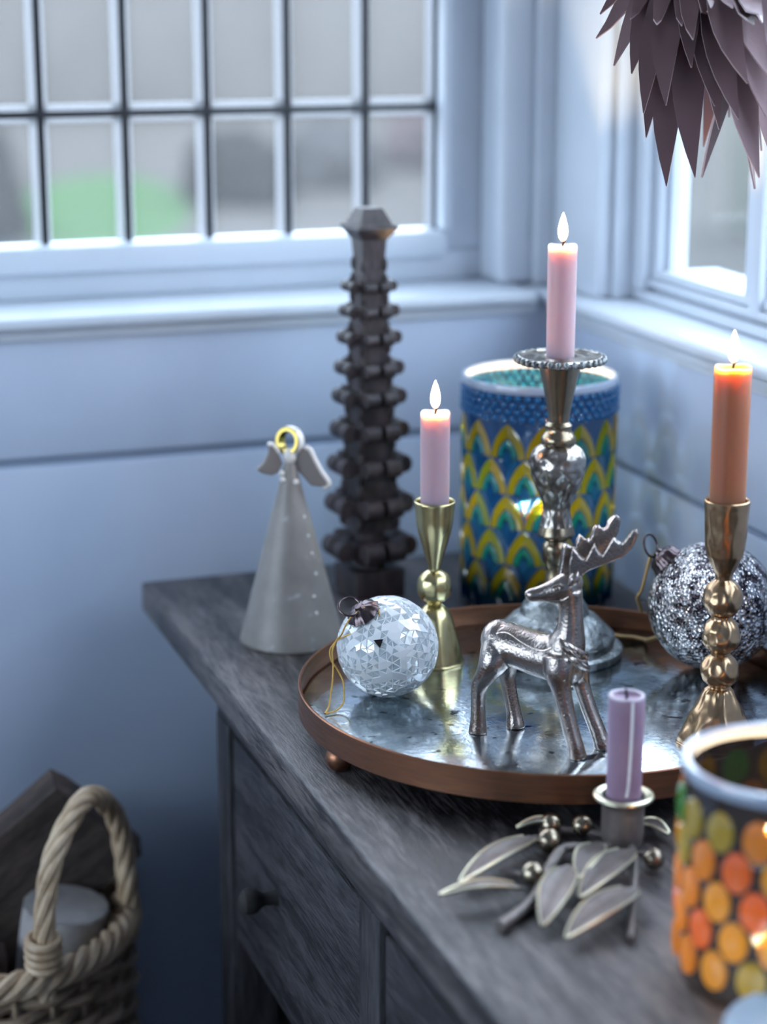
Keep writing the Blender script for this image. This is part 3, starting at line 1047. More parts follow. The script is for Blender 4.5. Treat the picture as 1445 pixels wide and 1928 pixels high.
for k in range(13):
    t = (k % 7) / 6
    u0 = -.0010 + .0100 * t + (.002 if k > 6 else 0)
    z0_ = .0795 - .0060 * t - (.008 if k > 6 else 0)
    dr = RV * (.70 + .25 * rg.random()) + Vector((0, 0, -.75 - .35 * rg.random()))
    L = .011 + .005 * rg.random()
    pts = []
    for i_ in range(6):
        w_ = i_ / 5
        bend = RV * (.0016 * sin(pi * w_) * (1 if k % 2 else -1))
        pts.append(on_skin(Vector((.0050, -.0115, 0)) + RV * u0 + Vector((0, 0, z0_)) + dr * L * w_ + bend, .0009 * sin(pi * w_) - .0003))
    q5 = spline([tuple(q) for q in pts], 3)
    tube(b2, q5, [.0005 + .0017 * sin(pi * min(1, i / (len(q5) - 1) * .94 + .06)) for i in range(len(q5))], 8)
obj('ruff', b2, M['deer'], deer)
b2 = bmesh.new()
jl = [on_skin(Vector((-.0075, -.0094, .1052)), .0001), on_skin(Vector((-.001, -.0115, .1046)), .0002), on_skin(Vector((.0045, -.0135, .1052)), .0002), on_skin(Vector((.0085, -.015, .1085)), .0001)]
tube(b2, spline([tuple(q) for q in jl], 4), [.0003 + .0007 * sin(pi * i / 12) for i in range(13)], 8)
obj('jaw_line', b2, M['deer'], deer)
b2 = bmesh.new()
cl_ = [on_skin(Vector((-.0225, .034, .073)), 0), on_skin(Vector((-.017, .026, .0745)), .0002), on_skin(Vector((-.010, .015, .0705)), .0003), on_skin(Vector((-.003, .004, .0690)), .0003), on_skin(Vector((.0015, -.004, .0725)), 0)]
tube(b2, spline([tuple(q) for q in cl_], 5), .0006, 8)
obj('coat_line', b2, M['deer'], deer)
b2 = bmesh.new()
ellipsoid(b2, on_skin(Vector((-.0176, -.0060, .1078)), -.0002), (.0010, .0010, .0012), u=10, v=8)
obj('nostril', b2, M['deer_dark'], deer)

# ================================================================== GLASS BAUBLE
gc = Vector((.4564, 1.2945, MZ))
gr = .0365
gb = thing('glass_bauble', gc, 'clear cut-glass bauble lying on the left side of the tray', 'bauble')
GA = Vector((-20.05, -5.8, 28.7)).normalized()
rot = Vector((0, 0, 1)).rotation_difference(GA).to_matrix()
rg = random.Random(11)
bm = bmesh.new()
bmesh.ops.create_icosphere(bm, subdivisions=4, radius=1)
for v in bm.verts:
    d = (v.co.normalized() + Vector((rg.uniform(-1, 1), rg.uniform(-1, 1), rg.uniform(-1, 1))) * .030).normalized()
    k = gr * (1 + rg.uniform(-.006, .006))
    zz_ = d.z
    v.co = Vector((d.x * k, d.y * k, d.z * k * (1.0 if zz_ < .8 else 1 - .25 * (zz_ - .8))))
bm.faces.ensure_lookup_table()
sel = [f for f in bm.faces if rg.random() < .5]
res = bmesh.ops.inset_individual(bm, faces=sel, thickness=.0007, depth=-.0009)
for f in bm.faces:
    f.material_index = 1
for f in sel:
    f.material_index = 0
bmesh.ops.transform(bm, matrix=rot.to_4x4(), verts=bm.verts)
obj('glass_body', bm, [M['glassball'], M['frostridge']], gb, smooth=False, loc=(0, 0, gr))
bm = bmesh.new()
bmesh.ops.create_icosphere(bm, subdivisions=3, radius=gr * .93)
bmesh.ops.reverse_faces(bm, faces=bm.faces)
obj('inner_wall', bm, M['glassball'], gb, smooth=False, loc=(0, 0, gr))
b2 = bmesh.new()
cd = (Vector((.06, -.0, .0)) * 0 + Vector(cam.location) - (gc + Vector((0, 0, gr)))).normalized()
cc = Vector((0, 0, gr)) + (cd + RV * (-.18) + Vector((0, 0, .06))).normalized() * gr * 1.012
prism(b2, [(-.0033, .0024), (.0033, .0032), (.0012, -.0034)], cc, RV, (0, 0, 1), .0008)
obj('dark_facet', b2, M['black'], gb, smooth=False)
q = rot.to_4x4()
co = Vector((0, 0, gr)) + GA * gr * .955
fl = lambda p, a, r, z: Vector((p.x * (1 + .05 * cos(10 * a)), p.y * (1 + .05 * cos(10 * a)), p.z)) if r > .003 else p
cap = obj('cap', lathebm([(.0120, 0), (.0125, .001), (.0115, .0022), (.0098, .0042), (.0070, .0058), (.0035, .0066), (.0028, .0085), (0, .0088)], 60, disp=fl), M['capmetal'], gb, loc=co)
cap.rotation_mode = 'QUATERNION'
cap.rotation_quaternion = Vector((0, 0, 1)).rotation_difference(GA)


def ring(parent, c, nrm, r, w, m, name='ring'):
    nrm = Vector(nrm).normalized()
    u = nrm.orthogonal().normalized()
    v = nrm.cross(u)
    return obj(name, tubebm([Vector(c) + u * r * cos(2 * pi * k / 32) + v * r * sin(2 * pi * k / 32) for k in range(32)], w, 8, closed=True), m, parent)


ring(gb, Vector((0, 0, gr)) + GA * .0425 - RV * .0065, Vector((-.1, -.62, .75)), .0078, .0008, M['capmetal'])
th1 = [[-29.2, -8.7, 28.0], [-22.5, -9.5, 33.2], [-15.1, -11.5, 34.8], [-11.3, -14.0, 31.0], [-14.0, -15.2, 23.4], [-21.7, -13.5, 18.2], [-29.8, -8.5, 15.2], [-36.0, -3.1, 11.1], [-39.0, 2.2, 6.2], [-42.6, 2.0, 0.9], [-42.2, -0.1, -6.0], [-39.0, -2.8, -11.8], [-37.0, -10.7, -18.7], [-38.1, -15.5, -25.1], [-40.2, -20.8, -30.5], [-46.4, -24.0, -34.5], [-55.5, -26.8, -34.9]]
th2 = [[-29.8, -8.7, 28.5], [-33.9, -8.0, 22.2], [-36.3, -5.0, 14.2], [-38.4, 0.5, 8.4], [-41.7, -0.5, 1.0], [-41.9, -2.7, -7.5], [-44.0, -8.2, -17.0], [-47.9, -15.1, -26.0], [-51.5, -21.5, -32.5], [-56.0, -26.5, -34.9]]
tb = bmesh.new()
tube(tb, spline([tuple(c * mm for c in a) for a in th1], 6), .00062, 8)
obj('gold_thread', tb, M['thread'], gb, loc=(0, 0, gr))
tb = bmesh.new()
tube(tb, spline([tuple(c * mm for c in a) for a in th2], 6), .00062, 8)
obj('gold_thread', tb, M['thread'], gb, loc=(0, 0, gr))

# ================================================================== MERCURY BAUBLE
sp_ = Vector((.7050, 1.2725, MZ))
srad = .0478
mb = thing('mercury_bauble', sp_, 'large crackled mercury-silver bauble behind the hammered candlestick', 'bauble')
MA = Vector((-31, 21, 34)).normalized()
bm = bmesh.new()
bmesh.ops.create_icosphere(bm, subdivisions=6, radius=1)
for v in bm.verts:
    d = v.co.normalized()
    k = srad * (1 + .004 * noise.noise(d * 26) + .005 * noise.noise(d * 60))
    v.co = d * k
bmesh.ops.transform(bm, matrix=Vector((0, 0, 1)).rotation_difference(MA).to_matrix().to_4x4(), verts=bm.verts)
obj('glass_body', bm, M['mercury'], mb, loc=(0, 0, srad))
cap = obj('cap', lathebm([(.0125, -.001), (.0132, .001), (.0120, .003), (.0115, .0065), (.0085, .0095), (.004, .0105), (.003, .0125), (0, .013)], 60, disp=fl), M['capmetal'], mb, loc=Vector((0, 0, srad)) + MA * srad * .955)
cap.rotation_mode = 'QUATERNION'
cap.rotation_quaternion = Vector((0, 0, 1)).rotation_difference(MA)
ring(mb, Vector((0, 0, srad)) + MA * (srad + .016), Vector((.5, -.8, .35)), .0085, .0009, M['capmetal'])
tw = [(-.0385, .0270, .0835), (-.041, .026, .077), (-.0425, .0275, .067), (-.0435, .031, .055), (-.040, .044, .045), (-.030, .056, .030)]
obj('twine', tubebm(spline([(a[0], a[1], a[2]) for a in tw], 6), .0013, 8), M['twine'], mb)
tw = [(-.006, .052, .012), (-.016, .056, .0075), (-.021, .0615, .004), (-.020, .068, .0018), (-.026, .077, .0018), (-.033, .081, .0018), (-.038, .088, .0018)]
obj('twine', tubebm(spline([(a[0], a[1], a[2]) for a in tw], 6), .0017, 8), M['twine'], mb)


# ================================================================== ANGEL
ap = Vector((.4467, 1.5015, .80))
an = thing('angel_figurine', ap, 'grey speckled ceramic cone angel with gold halo and wings beside the tray', 'figurine')
cone = [(0, 0), (.0405, 0), (.0420, .0012), (.0416, .004), (.0335, .035), (.0250, .068), (.0165, .101), (.0092, .128), (.0060, .142), (.0045, .147), (0, .148)]
obj('cone_body', lathebm(dense(cone, .004), 56), M['cone'], an)
bm = bmesh.new()
ellipsoid(bm, (0, 0, .1520), (.0055, .0055, .0062), u=20, v=14)
obj('head', bm, M['cream'], an)
hl = obj('halo', lathebm([(.0080, -.0046), (.0108, -.0046), (.0114, 0), (.0108, .0046), (.0080, .0046), (.0076, 0), (.0080, -.0046)], 48), M['goldleaf'], an, loc=(.0015, .004, .1640), rot=(radians(82), 0, radians(-52)))
obj('halo_band', lathebm([(.0114, -.0036), (.0122, 0), (.0114, .0036)], 48), M['cream'], hl)
s_ = .433 / 8.03 * mm
def wingpts(L, cx):
    return [((x - cx) * s_, (1330 - y) * s_) for x, y in L]
wl_ = wingpts([(440, 560), (345, 425), (300, 440), (285, 560), (215, 690), (100, 785), (190, 850), (330, 890), (430, 850), (500, 720)], 620)
wr_ = wingpts([(790, 500), (860, 480), (930, 510), (1000, 650), (1100, 830), (1210, 980), (1190, 1045), (1130, 1060), (950, 1050), (840, 930), (700, 780), (690, 650)], 620)
zoff = .108
for nm, ol, yaw in (('wing', wl_, 18), ('wing', wr_, -14)):
    bm = bmesh.new()
    ux = Matrix.Rotation(radians(yaw), 3, 'Z') @ RV
    prism(bm, ol, Vector((0, 0, zoff + .0055)) + NV * (.0035) - Vector((0, 0, 0)), ux, (0, 0, 1), .0042)
    w_ = organic(nm, bm, M['wing'], an, .0008, 3)
    bm = bmesh.new()
    edge = ol[:7] if nm == 'wing' and yaw > 0 else ol[1:8]
    if yaw > 0:
        edge = ol[0:3]
    org = Vector((0, 0, zoff + .0055)) + NV * .0035
    tube(bm, spline([tuple(org + ux * u + Vector((0, 0, 1)) * v - ux.cross(Vector((0, 0, 1))) * 0) for u, v in edge], 3), .0022, 10)
    obj('wing_edge', bm, M['cream'], w_)
for (x, zz2) in ((-.0062, .140), (-.0056, .1348), (.0050, .1328)):  # small cream balls modelled in place of bright glints
    bm = bmesh.new()
    ellipsoid(bm, RV * x - NV * .0065 + Vector((0, 0, zz2)), (.0026, .0026, .0026), u=14, v=10)
    obj('glint_ball', bm, M['cream'], an)
for py in (.105, .090, .076, .060, .043, .030):
    rr_ = .0420 - .0420 * (py / .160)
    a = radians(-52 + 12 * (py > .05))
    d = RV * cos(a) + NV * sin(a)
    bm = bmesh.new()
    ellipsoid(bm, d * rr_ + Vector((0, 0, py)), (.0017, .0017, .0017), u=10, v=8)
    obj('raised_dot', bm, M['cream'], an)

# ================================================================== CARVED TREE
tp = Vector((.5495, 1.6060, .80))
ct_ = thing('carved_tree', tp, 'tall dark carved wooden stylised fir tree with tiers of scrolls on block base', 'ornament', rot=(0, 0, radians(6)))
ct_['label'] = 'tall dark carved wooden stylised tree with tiered scrolls on block base'
obj('block_base', boxbm(-.0235, .0235, -.0235, .0235, 0, .024, bev=.002), M['carved'], ct_)
bm = bmesh.new()
lathe(bm, [(0, .024), (.0145, .024), (.0140, .060), (.0165, .075), (0, .075)], 8)
obj('stem', bm, M['carved'], ct_, smooth=False)
def tw_(zv):
    return .0190 - .0088 * (zv - .055) / .255
bm = bmesh.new()
zs = [.058, .10, .15, .20, .25, .285]
for za, zb in zip(zs, zs[1:]):
    pass
def frustum(bm, a0, z0, a1, z1):
    A = [bm.verts.new((x * a0, y * a0, z0)) for x, y in ((-1, -1), (1, -1), (1, 1), (-1, 1))]
    B = [bm.verts.new((x * a1, y * a1, z1)) for x, y in ((-1, -1), (1, -1), (1, 1), (-1, 1))]
    bm.faces.new(A[::-1]); bm.faces.new(B)
    for i in range(4):
        bm.faces.new((A[i], A[(i + 1) % 4], B[(i + 1) % 4], B[i]))
frustum(bm, .0175, .058, .0100, .292)
obj('trunk', bm, M['carved'], ct_, smooth=False)
levels_px = [1022, 940, 866, 800, 738, 685, 629, 580, 535.6]
def zpx(y):
    return .1145 * 0 + (.8389 - .8) + (1030 - y) * (1.0768 - .8389) / (1030 - 520)
scroll_cache = {}
for i, y in enumerate(levels_px):
    zc = zpx(y)
    t = i / (len(levels_px) - 1)
    half = .0185 * (1 - t) + .0110 * t      # half width along the face
    core = .0175 - .0075 * (zc - .058) / .234
    rad = .0105 * (1 - t) + .0052 * t
    reach = .0165 * (1 - t) + .0095 * t
    for k in range(4):
        bm = bmesh.new()
        # horizontal roll with hooked profile, extruded along the face
        prof = []
        for j in range(13):
            a = radians(-150 + 300 * j / 12)
            prof.append((core + reach + rad * .75 * cos(a) - rad * .4, zc + rad * sin(a) * .85))
        prof.append((core - .003, zc + rad * .6))
        prof.append((core - .003, zc - rad * 1.3))
        gap = half * .12
        for s0, s1 in ((-half, -gap), (gap, half)):
            A = [bm.verts.new((x, s0, z_)) for x, z_ in prof]
            B = [bm.verts.new((x, s1, z_)) for x, z_ in prof]
            bm.faces.new(A); bm.faces.new(B[::-1])
            for j in range(len(prof)):
                bm.faces.new((A[j], B[j], B[(j + 1) % len(prof)], A[(j + 1) % len(prof)]))
        bmesh.ops.recalc_face_normals(bm, faces=bm.faces)
        bmesh.ops.bevel(bm, geom=[e for e in bm.edges if e.calc_face_angle(0) > .9], offset=.0008, segments=1, affect='EDGES')
        obj('scroll', bm, M['carved'], ct_, rot=(0, 0, pi / 2 * k))
# corner ribs and small leaf notches between scrolls
for k in range(4):
    bm = bmesh.new()
    for i in range(17):
        t = i / 16
        zc = .066 + t * .222
        c = (.0175 - .0075 * t) * 1.0
        ellipsoid(bm, (c, c, zc), (.0036 - .0012 * t, .0036 - .0012 * t, .0080 - .002 * t), u=8, v=6)
    obj('corner_beading', bm, M['carved'], ct_, rot=(0, 0, pi / 2 * k))
bm = bmesh.new()
frustum(bm, .0100, .292, .0115, .312)
frustum(bm, .0115, .309, .0185, .3185)
frustum(bm, .0185, .3185, .0175, .3215)
frustum(bm, .0150, .3215, .0085, .335)
obj('cap_block', bm, M['carved'], ct_, smooth=False)

# ================================================================== TILE HELPERS
def strip_tile(outer, inner, Rc, th):
    """curved glass piece between two open curves given as (arc length, height)"""
    V, Fs = [], []
    n = len(outer)
    def P(u, v, r):
        a = u / Rc
        return (r * sin(a), -r * cos(a), v)
    rows = []
    for w_, h_ in ((0, .0), (.12, 1), (.5, 1.35), (.88, 1), (1, .0)):
        row = []
        for (u0, v0), (u1, v1) in zip(outer, inner):
            row.append(len(V))
            V.append(P(u0 + (u1 - u0) * w_, v0 + (v1 - v0) * w_, Rc + .0002 + th * h_))
        rows.append(row)
    for A, B in zip(rows, rows[1:]):
        for i in range(n - 1):
            Fs.append((A[i], A[i + 1], B[i + 1], B[i]))
    Fs.append(tuple(r[0] for r in rows))
    Fs.append(tuple(r[-1] for r in rows)[::-1])
    return V, Fs


def dome_tile(outline, Rc, th):
    V, Fs = [], []
    n = len(outline)
    cu = sum(u for u, v in outline) / n
    cv = sum(v for u, v in outline) / n
    def P(u, v, r):
        a = u / Rc
        return (r * sin(a), -r * cos(a), v)
    for s, h_ in ((1, 0), (.94, .7), (.55, 1.05)):
        for u, v in outline:
            V.append(P(cu + (u - cu) * s, cv + (v - cv) * s, Rc + .0002 + th * h_))
    V.append(P(cu, cv, Rc + .0002 + th * 1.2))
    for k in range(2):
        for i in range(n):
            j = (i + 1) % n
            Fs.append((k * n + i, k * n + j, (k + 1) * n + j, (k + 1) * n + i))
    for i in range(n):
        Fs.append((2 * n + i, 2 * n + (i + 1) % n, 3 * n))
    return V, Fs


def copies(proto, parent, spots):
    for k, (az, z_) in enumerate(spots):
        if k == 0:
            o = proto
        else:
            o = proto.copy(); COL.objects.link(o)
        o.parent = parent
        o.location = (0, 0, z_)
        o.rotation_euler = (0, 0, az)


# ================================================================== BLUE MOSAIC LANTERN
vp = Vector((.6794, 1.5400, .80))
VR, VH = .0645, .1965
vz = thing('mosaic_lantern', vp, 'tall blue mosaic glass candle lantern with yellow and green scale pattern', 'lantern')
obj('glass_wall', lathebm(dense([(0, 0), (.0605, 0), (.0615, .002), (VR, VH - .03), (VR, VH - .004), (VR - .001, VH - .004), (VR - .0012, VH - .03), (.0600, .005), (0, .005)], .008), 72), M['vaseblue'], vz)
obj('rim', lathebm([(VR - .0022, VH - .005), (VR + .0012, VH - .005), (VR + .0020, VH - .001), (VR + .0010, VH + .0015), (VR - .0016, VH + .0015), (VR - .0026, VH - .001), (VR - .0022, VH - .005)], 72), M['rimglass'], vz)
bm = bmesh.new()
rg = random.Random(8)
for i, zb in enumerate((.1880, .1822, .1764, .1706)):
    n = 50
    for k in range(n):
        a = 2 * pi * (k + .5 * (i % 2)) / n
        ellipsoid(bm, (VR * cos(a) * 1.004, VR * sin(a) * 1.004, zb + rg.uniform(-.0006, .0006)), (.0031, .0031, .0030), u=8, v=5)
bb = obj('bead_band', bm, M['beadblue'], vz)
bb['kind'] = 'stuff'
W = 2 * pi * VR / 13
Hh = .0295
def arch(s, n=9, side=-1):
    out = []
    for k in range(n):
        t = k / (n - 1)
        out.append((side * s * W / 2 * (1 - t ** 1.9) ** .85, s * Hh * t - (1 - s) * .002))
    return out
def ribbon(s0, s1, side):
    return strip_tile(arch(s0, side=side), arch(s1, side=side), VR, .0011)
ys = [(side, obj('yellow_tile', ribbon(.98, .60, side), M['t_yellow'])) for side in (-1, 1)]
gs = [(side, obj('green_tile', ribbon(.56, .28, side), M['t_green'])) for side in (-1, 1)]
bo = obj('blue_tile', dome_tile([(-.30 * W / 2, -.001), (-.20 * W / 2, .22 * Hh), (0, .33 * Hh), (.20 * W / 2, .22 * Hh), (.30 * W / 2, -.001), (0, -.36 * Hh)], VR, .0013), M['t_blue'])
b2o = [(s, obj('blue_tile', dome_tile([(s * .36 * W / 2, .001), (s * .62 * W / 2, .001), (s * .66 * W / 2, -.12 * Hh), (s * .12 * W / 2, -.58 * Hh), (s * .06 * W / 2, -.40 * Hh)], VR, .0011), M['t_blue'])) for s in (-1, 1)]
spots = []
for row in range(5):
    zr = .1375 - .0300 * row
    for k in range(13):
        spots.append((2 * pi * (k + .5 * (row % 2) + .30) / 13, zr))
for side, o in ys + gs:
    copies(o, vz, spots)
rowb = [(2 * pi * (k + .5 * (5 % 2) + .30) / 13, .1375 - .0300 * 5 + .004) for k in range(13)]
copies(bo, vz, spots)
fb = [obj('blue_tile', dome_tile([(u, v) for u, v in [(-.40 * W, .003), (-.30 * W, .016), (0, .024), (.30 * W, .016), (.40 * W, .003), (0, -.001)]], VR, .0013), M['t_blue'])]
copies(fb[0], vz, [(a_, .0060) for a_, z_ in rowb])
for s, o in b2o:
    copies(o, vz, spots)
# votive inside
vt = thing('votive_candle', vp + Vector((-.004, 0, .0052)), 'small lit candle glowing inside the blue mosaic lantern', 'candle')
obj('wax', lathebm([(0, 0), (.019, 0), (.019, .077), (.017, .078), (.012, .076), (0, .0755)], 32), M['white_wax'], vt)
obj('wick', tubebm([(0, 0, .075), (.0004, 0, .082)], .0007, 6), M['wick'], vt)
obj('flame', lathebm(spline([(0, 0), (.0030, .002), (.0046, .008), (.0036, .016), (.0010, .026), (0, .028)], 4), 20), M['flame'], vt, loc=(0, 0, .0805))
flame_light(vp + Vector((-.004, 0, .100)), 5.0, .006, (1, .70, .36))

# ================================================================== AMBER MOSAIC LANTERN (foreground)
fp = Vector((.5270, .8625, .80))
FR, FH = .0545, .1225
fz = thing('amber_lantern', fp, 'foreground glass lantern with amber, green and orange oval mosaic dots', 'lantern')
obj('glass_wall', lathebm(dense([(0, 0), (.0515, 0), (.0530, .002), (FR, .02), (FR, FH - .004), (FR - .0016, FH - .004), (FR - .0016, .02), (.0505, .005), (0, .005)], .008), 72), M['vaseclear'], fz)
obj('rim', lathebm([(FR - .0035, FH - .005), (FR + .0010, FH - .005), (FR + .0020, FH - .001), (FR + .0008, FH + .0018), (FR - .0030, FH + .0018), (FR - .0042, FH - .001), (FR - .0035, FH - .005)], 72), M['rimglass'], fz)
oval = [(.0082 * cos(2 * pi * k / 14), .0112 * sin(2 * pi * k / 14)) for k in range(14)]
protos = {}
rg = random.Random(21)
names = {'amber': 'd_amber', 'gold': 'd_gold', 'olive': 'd_olive', 'green': 'd_green', 'orange': 'd_orange'}
place = {k: [] for k in names}
for row in range(5):
    zr = .0985 - .0192 * row
    for k in range(16):
        pool = (['olive', 'green', 'amber', 'gold', 'amber'] if row < 1 else ['gold', 'amber', 'olive', 'orange', 'amber'] if row < 3 else ['amber', 'gold', 'gold', 'orange', 'amber', 'olive'])
        place[rg.choice(pool)].append((2 * pi * (k + .5 * (row % 2)) / 16, zr))
for c, sp2 in place.items():
    o = obj('oval_dot', dome_tile(oval, FR, .0024), M[names[c]])
    copies(o, fz, sp2)
ft = thing('tealight', fp + Vector((0.004, 0, .0052)), 'lit tealight glowing inside the foreground amber lantern', 'candle')
obj('tin_cup', lathebm([(0, 0), (.019, 0), (.0195, .001), (.0195, .015), (.0188, .015), (.0188, .002), (0, .002)], 32), M['tin'], ft)
obj('wax', lathebm([(0, .002), (.0187, .002), (.0187, .011), (0, .0115)], 32), M['white_wax'], ft)
obj('wick', tubebm([(0, 0, .011), (.0004, 0, .018)], .0007, 6), M['wick'], ft)
obj('flame', lathebm(spline([(0, 0), (.0030, .002), (.0046, .008), (.0036, .016), (.0010, .026), (0, .028)], 4), 20), M['flame'], ft, loc=(0, 0, .0165))
flame_light(fp + Vector((.004, 0, .038)), 2.0, .006, (1, .60, .25))

# ================================================================== PALE DISH at the lower right edge
dz = thing('pale_dish', (.498, .775, .80), 'pale blue glazed dish edge at bottom right corner in front of amber lantern', 'dish')
obj('bowl', lathebm([(0, 0), (.022, 0), (.024, .003), (.036, .011), (.0465, .0165), (.0455, .018), (.040, .0135), (.022, .006), (0, .005)], 56), M['dish'], dz)

# ================================================================== BRANCH CANDLE HOLDER
bp_ = Vector((.521, 1.0413, .80))
bh = thing('branch_candle_holder', bp_, 'antiqued cast metal olive branch candle holder with leaves and berries', 'candle holder')
cu = [(0, .001), (.0112, .001), (.0125, .003), (.0132, .010), (.0132, .028), (.0140, .0308), (.0172, .0320), (.0185, .0334), (.0172, .0346), (.0135, .0340), (.0122, .0325), (.0120, .012), (0, .010)]
obj('cup', lathebm(dense(cu, .002), 48), M['leafmetal'], bh)
obj('cup_lip', lathebm([(.0136, .0338), (.0172, .0332), (.0188, .0338), (.0186, .0350), (.0168, .0358), (.0134, .0348), (.0136, .0338)], 48), M['leafedge'], bh)
def leaf(b0_, t0_, wdt, cup_=.0022, name='leaf'):
    b0_, t0_ = Vector(b0_) * mm, Vector(t0_) * mm
    ax_ = t0_ - b0_
    L = ax_.length
    ax_.normalize()
    sd = ax_.cross(Vector((0, 0, 1))).normalized()
    up = sd.cross(ax_).normalized()
    V, Fs, n = [], [], 16
    prof = (-1, -.8, -.4, 0, .4, .8, 1)
    hts = (1.0, .75, .2, -.05, .2, .75, 1.0)
    for side in (0, 1):
        for i in range(n + 1):
            t = i / n
            ww = wdt / 2 * (sin(pi * t ** .85) ** .8 if 0 < t < 1 else 0) + .0006
            if t < .12:
                ww = max(.0009, ww * .6)
            for s_2, h_ in zip(prof, hts):
                pnt = b0_ + ax_ * L * t + sd * ww * s_2 + up * (h_ * cup_ * sin(pi * t) + .0035 * sin(pi * t * .9) - side * .0012)
                V.append(pnt)
    m_ = len(prof)
    off = (n + 1) * m_
    for i in range(n):
        for j in range(m_ - 1):
            a = i * m_ + j
            Fs.append((a, a + 1, a + m_ + 1, a + m_))
            Fs.append((off + a, off + a + m_, off + a + m_ + 1, off + a + 1))
        a = i * m_
        Fs.append((a, a + m_, off + a + m_, off + a))
        a = i * m_ + m_ - 1
        Fs.append((a, off + a, off + a + m_, a + m_))
    o = obj(name, (V, Fs), M['leafmetal'], bh)
    eb = bmesh.new()
    for col_ in (0, m_ - 1):
        tube(eb, [V[i * m_ + col_] + up * .0002 for i in range(2, n + 1)], .0008, 6)
    obj('leaf_edge', eb, M['leafedge'], o)
    return o
leaf((-49, 16.5, 8), (-117.7, -26.1, 5), .0150)
leaf((-83.5, -43.9, 5), (-137.3, -44.3, 8), .0085)
leaf((-51.5, -34.6, 11), (-94.8, -94.2, 5), .0180)
leaf((-21.3, -13.0, 11), (-53.5, -50.4, 8), .0150)
leaf((-5, -26.3, 11), (-61.1, -70.3, 6), .0190)
leaf((-24.5, -72.4, 9), (-88.5, -112.2, 5), .0190)
leaf((-25.9, 29, 6), (-56.6, 33.7, 6), .0060)
leaf((15.5, 19.1, 5), (30.1, -4.1, 5), .0110)
def twig(pts, r0, r1, n=6):
    q_ = spline([tuple(c * mm for c in a) for a in pts], n)
    obj('twig', tubebm(q_, [r0 + (r1 - r0) * i / (len(q_) - 1) for i in range(len(q_))], 10), M['leafmetal'], bh)
twig([[-115.9, -82.6, 3.5], [-86.4, -60.0, 4], [-66.1, -32.4, 5], [-44.0, -6.4, 7], [-26.0, -5.2, 6], [-10.7, -4.7, 4.5]], .0036, .0026)
twig([[-52.6, -119.5, 2.4], [-31.3, -79.3, 4], [-8.8, -35.6, 8], [0.4, -10.9, 5]], .0023, .0023)
twig([[-87.1, -13.0, 3], [-76.1, -26.5, 5], [-61.6, -26.8, 6], [-44, -8.3, 7]], .0014, .0022)
twig([[-42.2, 32.0, 4], [-23.2, 22.7, 5], [-12.0, 13.4, 5], [-5, 7, 4]], .0020, .0026)
twig([[16, 19, 5], [9, 12, 5], [4, 5, 4]], .0016, .0024)
twig([[2.3, -36.8, 8], [-4, -28, 9], [-6, -22, 8]], .0014, .0016)
for c_, r_ in (((-34.9, 29.9, 7.6), .0070), ((-17.3, 21.1, 7.8), .0070), ((-46.8, 5.4, 8.6), .0077), ((-75.1, -35.0, 8.6), .0071), ((2.3, -38.8, 8.0), .0066)):
    bm = bmesh.new()
    ellipsoid(bm, [q_ * mm for q_ in c_], (r_, r_, r_), u=28, v=18)
    obj('berry', bm, M['berry'], bh)
pc = candle('pillar_candle', bp_ + Vector((0, 0, .0102)), .0112, .0890, M['wax_mauve'], 'unlit mauve candle stub with white drip in the branch holder', lit=False, lean=(-.0012, 0))
bm = bmesh.new()
tube(bm, [(.0112 * .88 * cos(2 * pi * k / 40), .0112 * .88 * sin(2 * pi * k / 40), .0886) for k in range(40)], .0013, 8, closed=True)
obj('worn_rim', bm, M['wax_rim'], pc)
a = radians(-82) - radians(0)
dd_ = (RV * cos(radians(-78)) + NV * sin(radians(-78)))
dpts = [dd_ * .0112 + Vector((0, 0, .0880)), dd_ * .0113 + Vector((0, 0, .075)), dd_ * .01125 + RV * -.0002 + Vector((0, 0, .060)), dd_ * .0111 + RV * -.0006 + Vector((0, 0, .045)), dd_ * .0110 - RV * .001 + Vector((0, 0, .034)), dd_ * .0109 - RV * .0018 + Vector((0, 0, .027))]
q_ = spline([tuple(v) for v in dpts], 6)
obj('wax_drip', tubebm(q_, [.0009 + .00035 * abs(noise.noise(Vector((0, 0, i * .7)))) for i in range(len(q_))], 8), M['wax_drip'], pc)

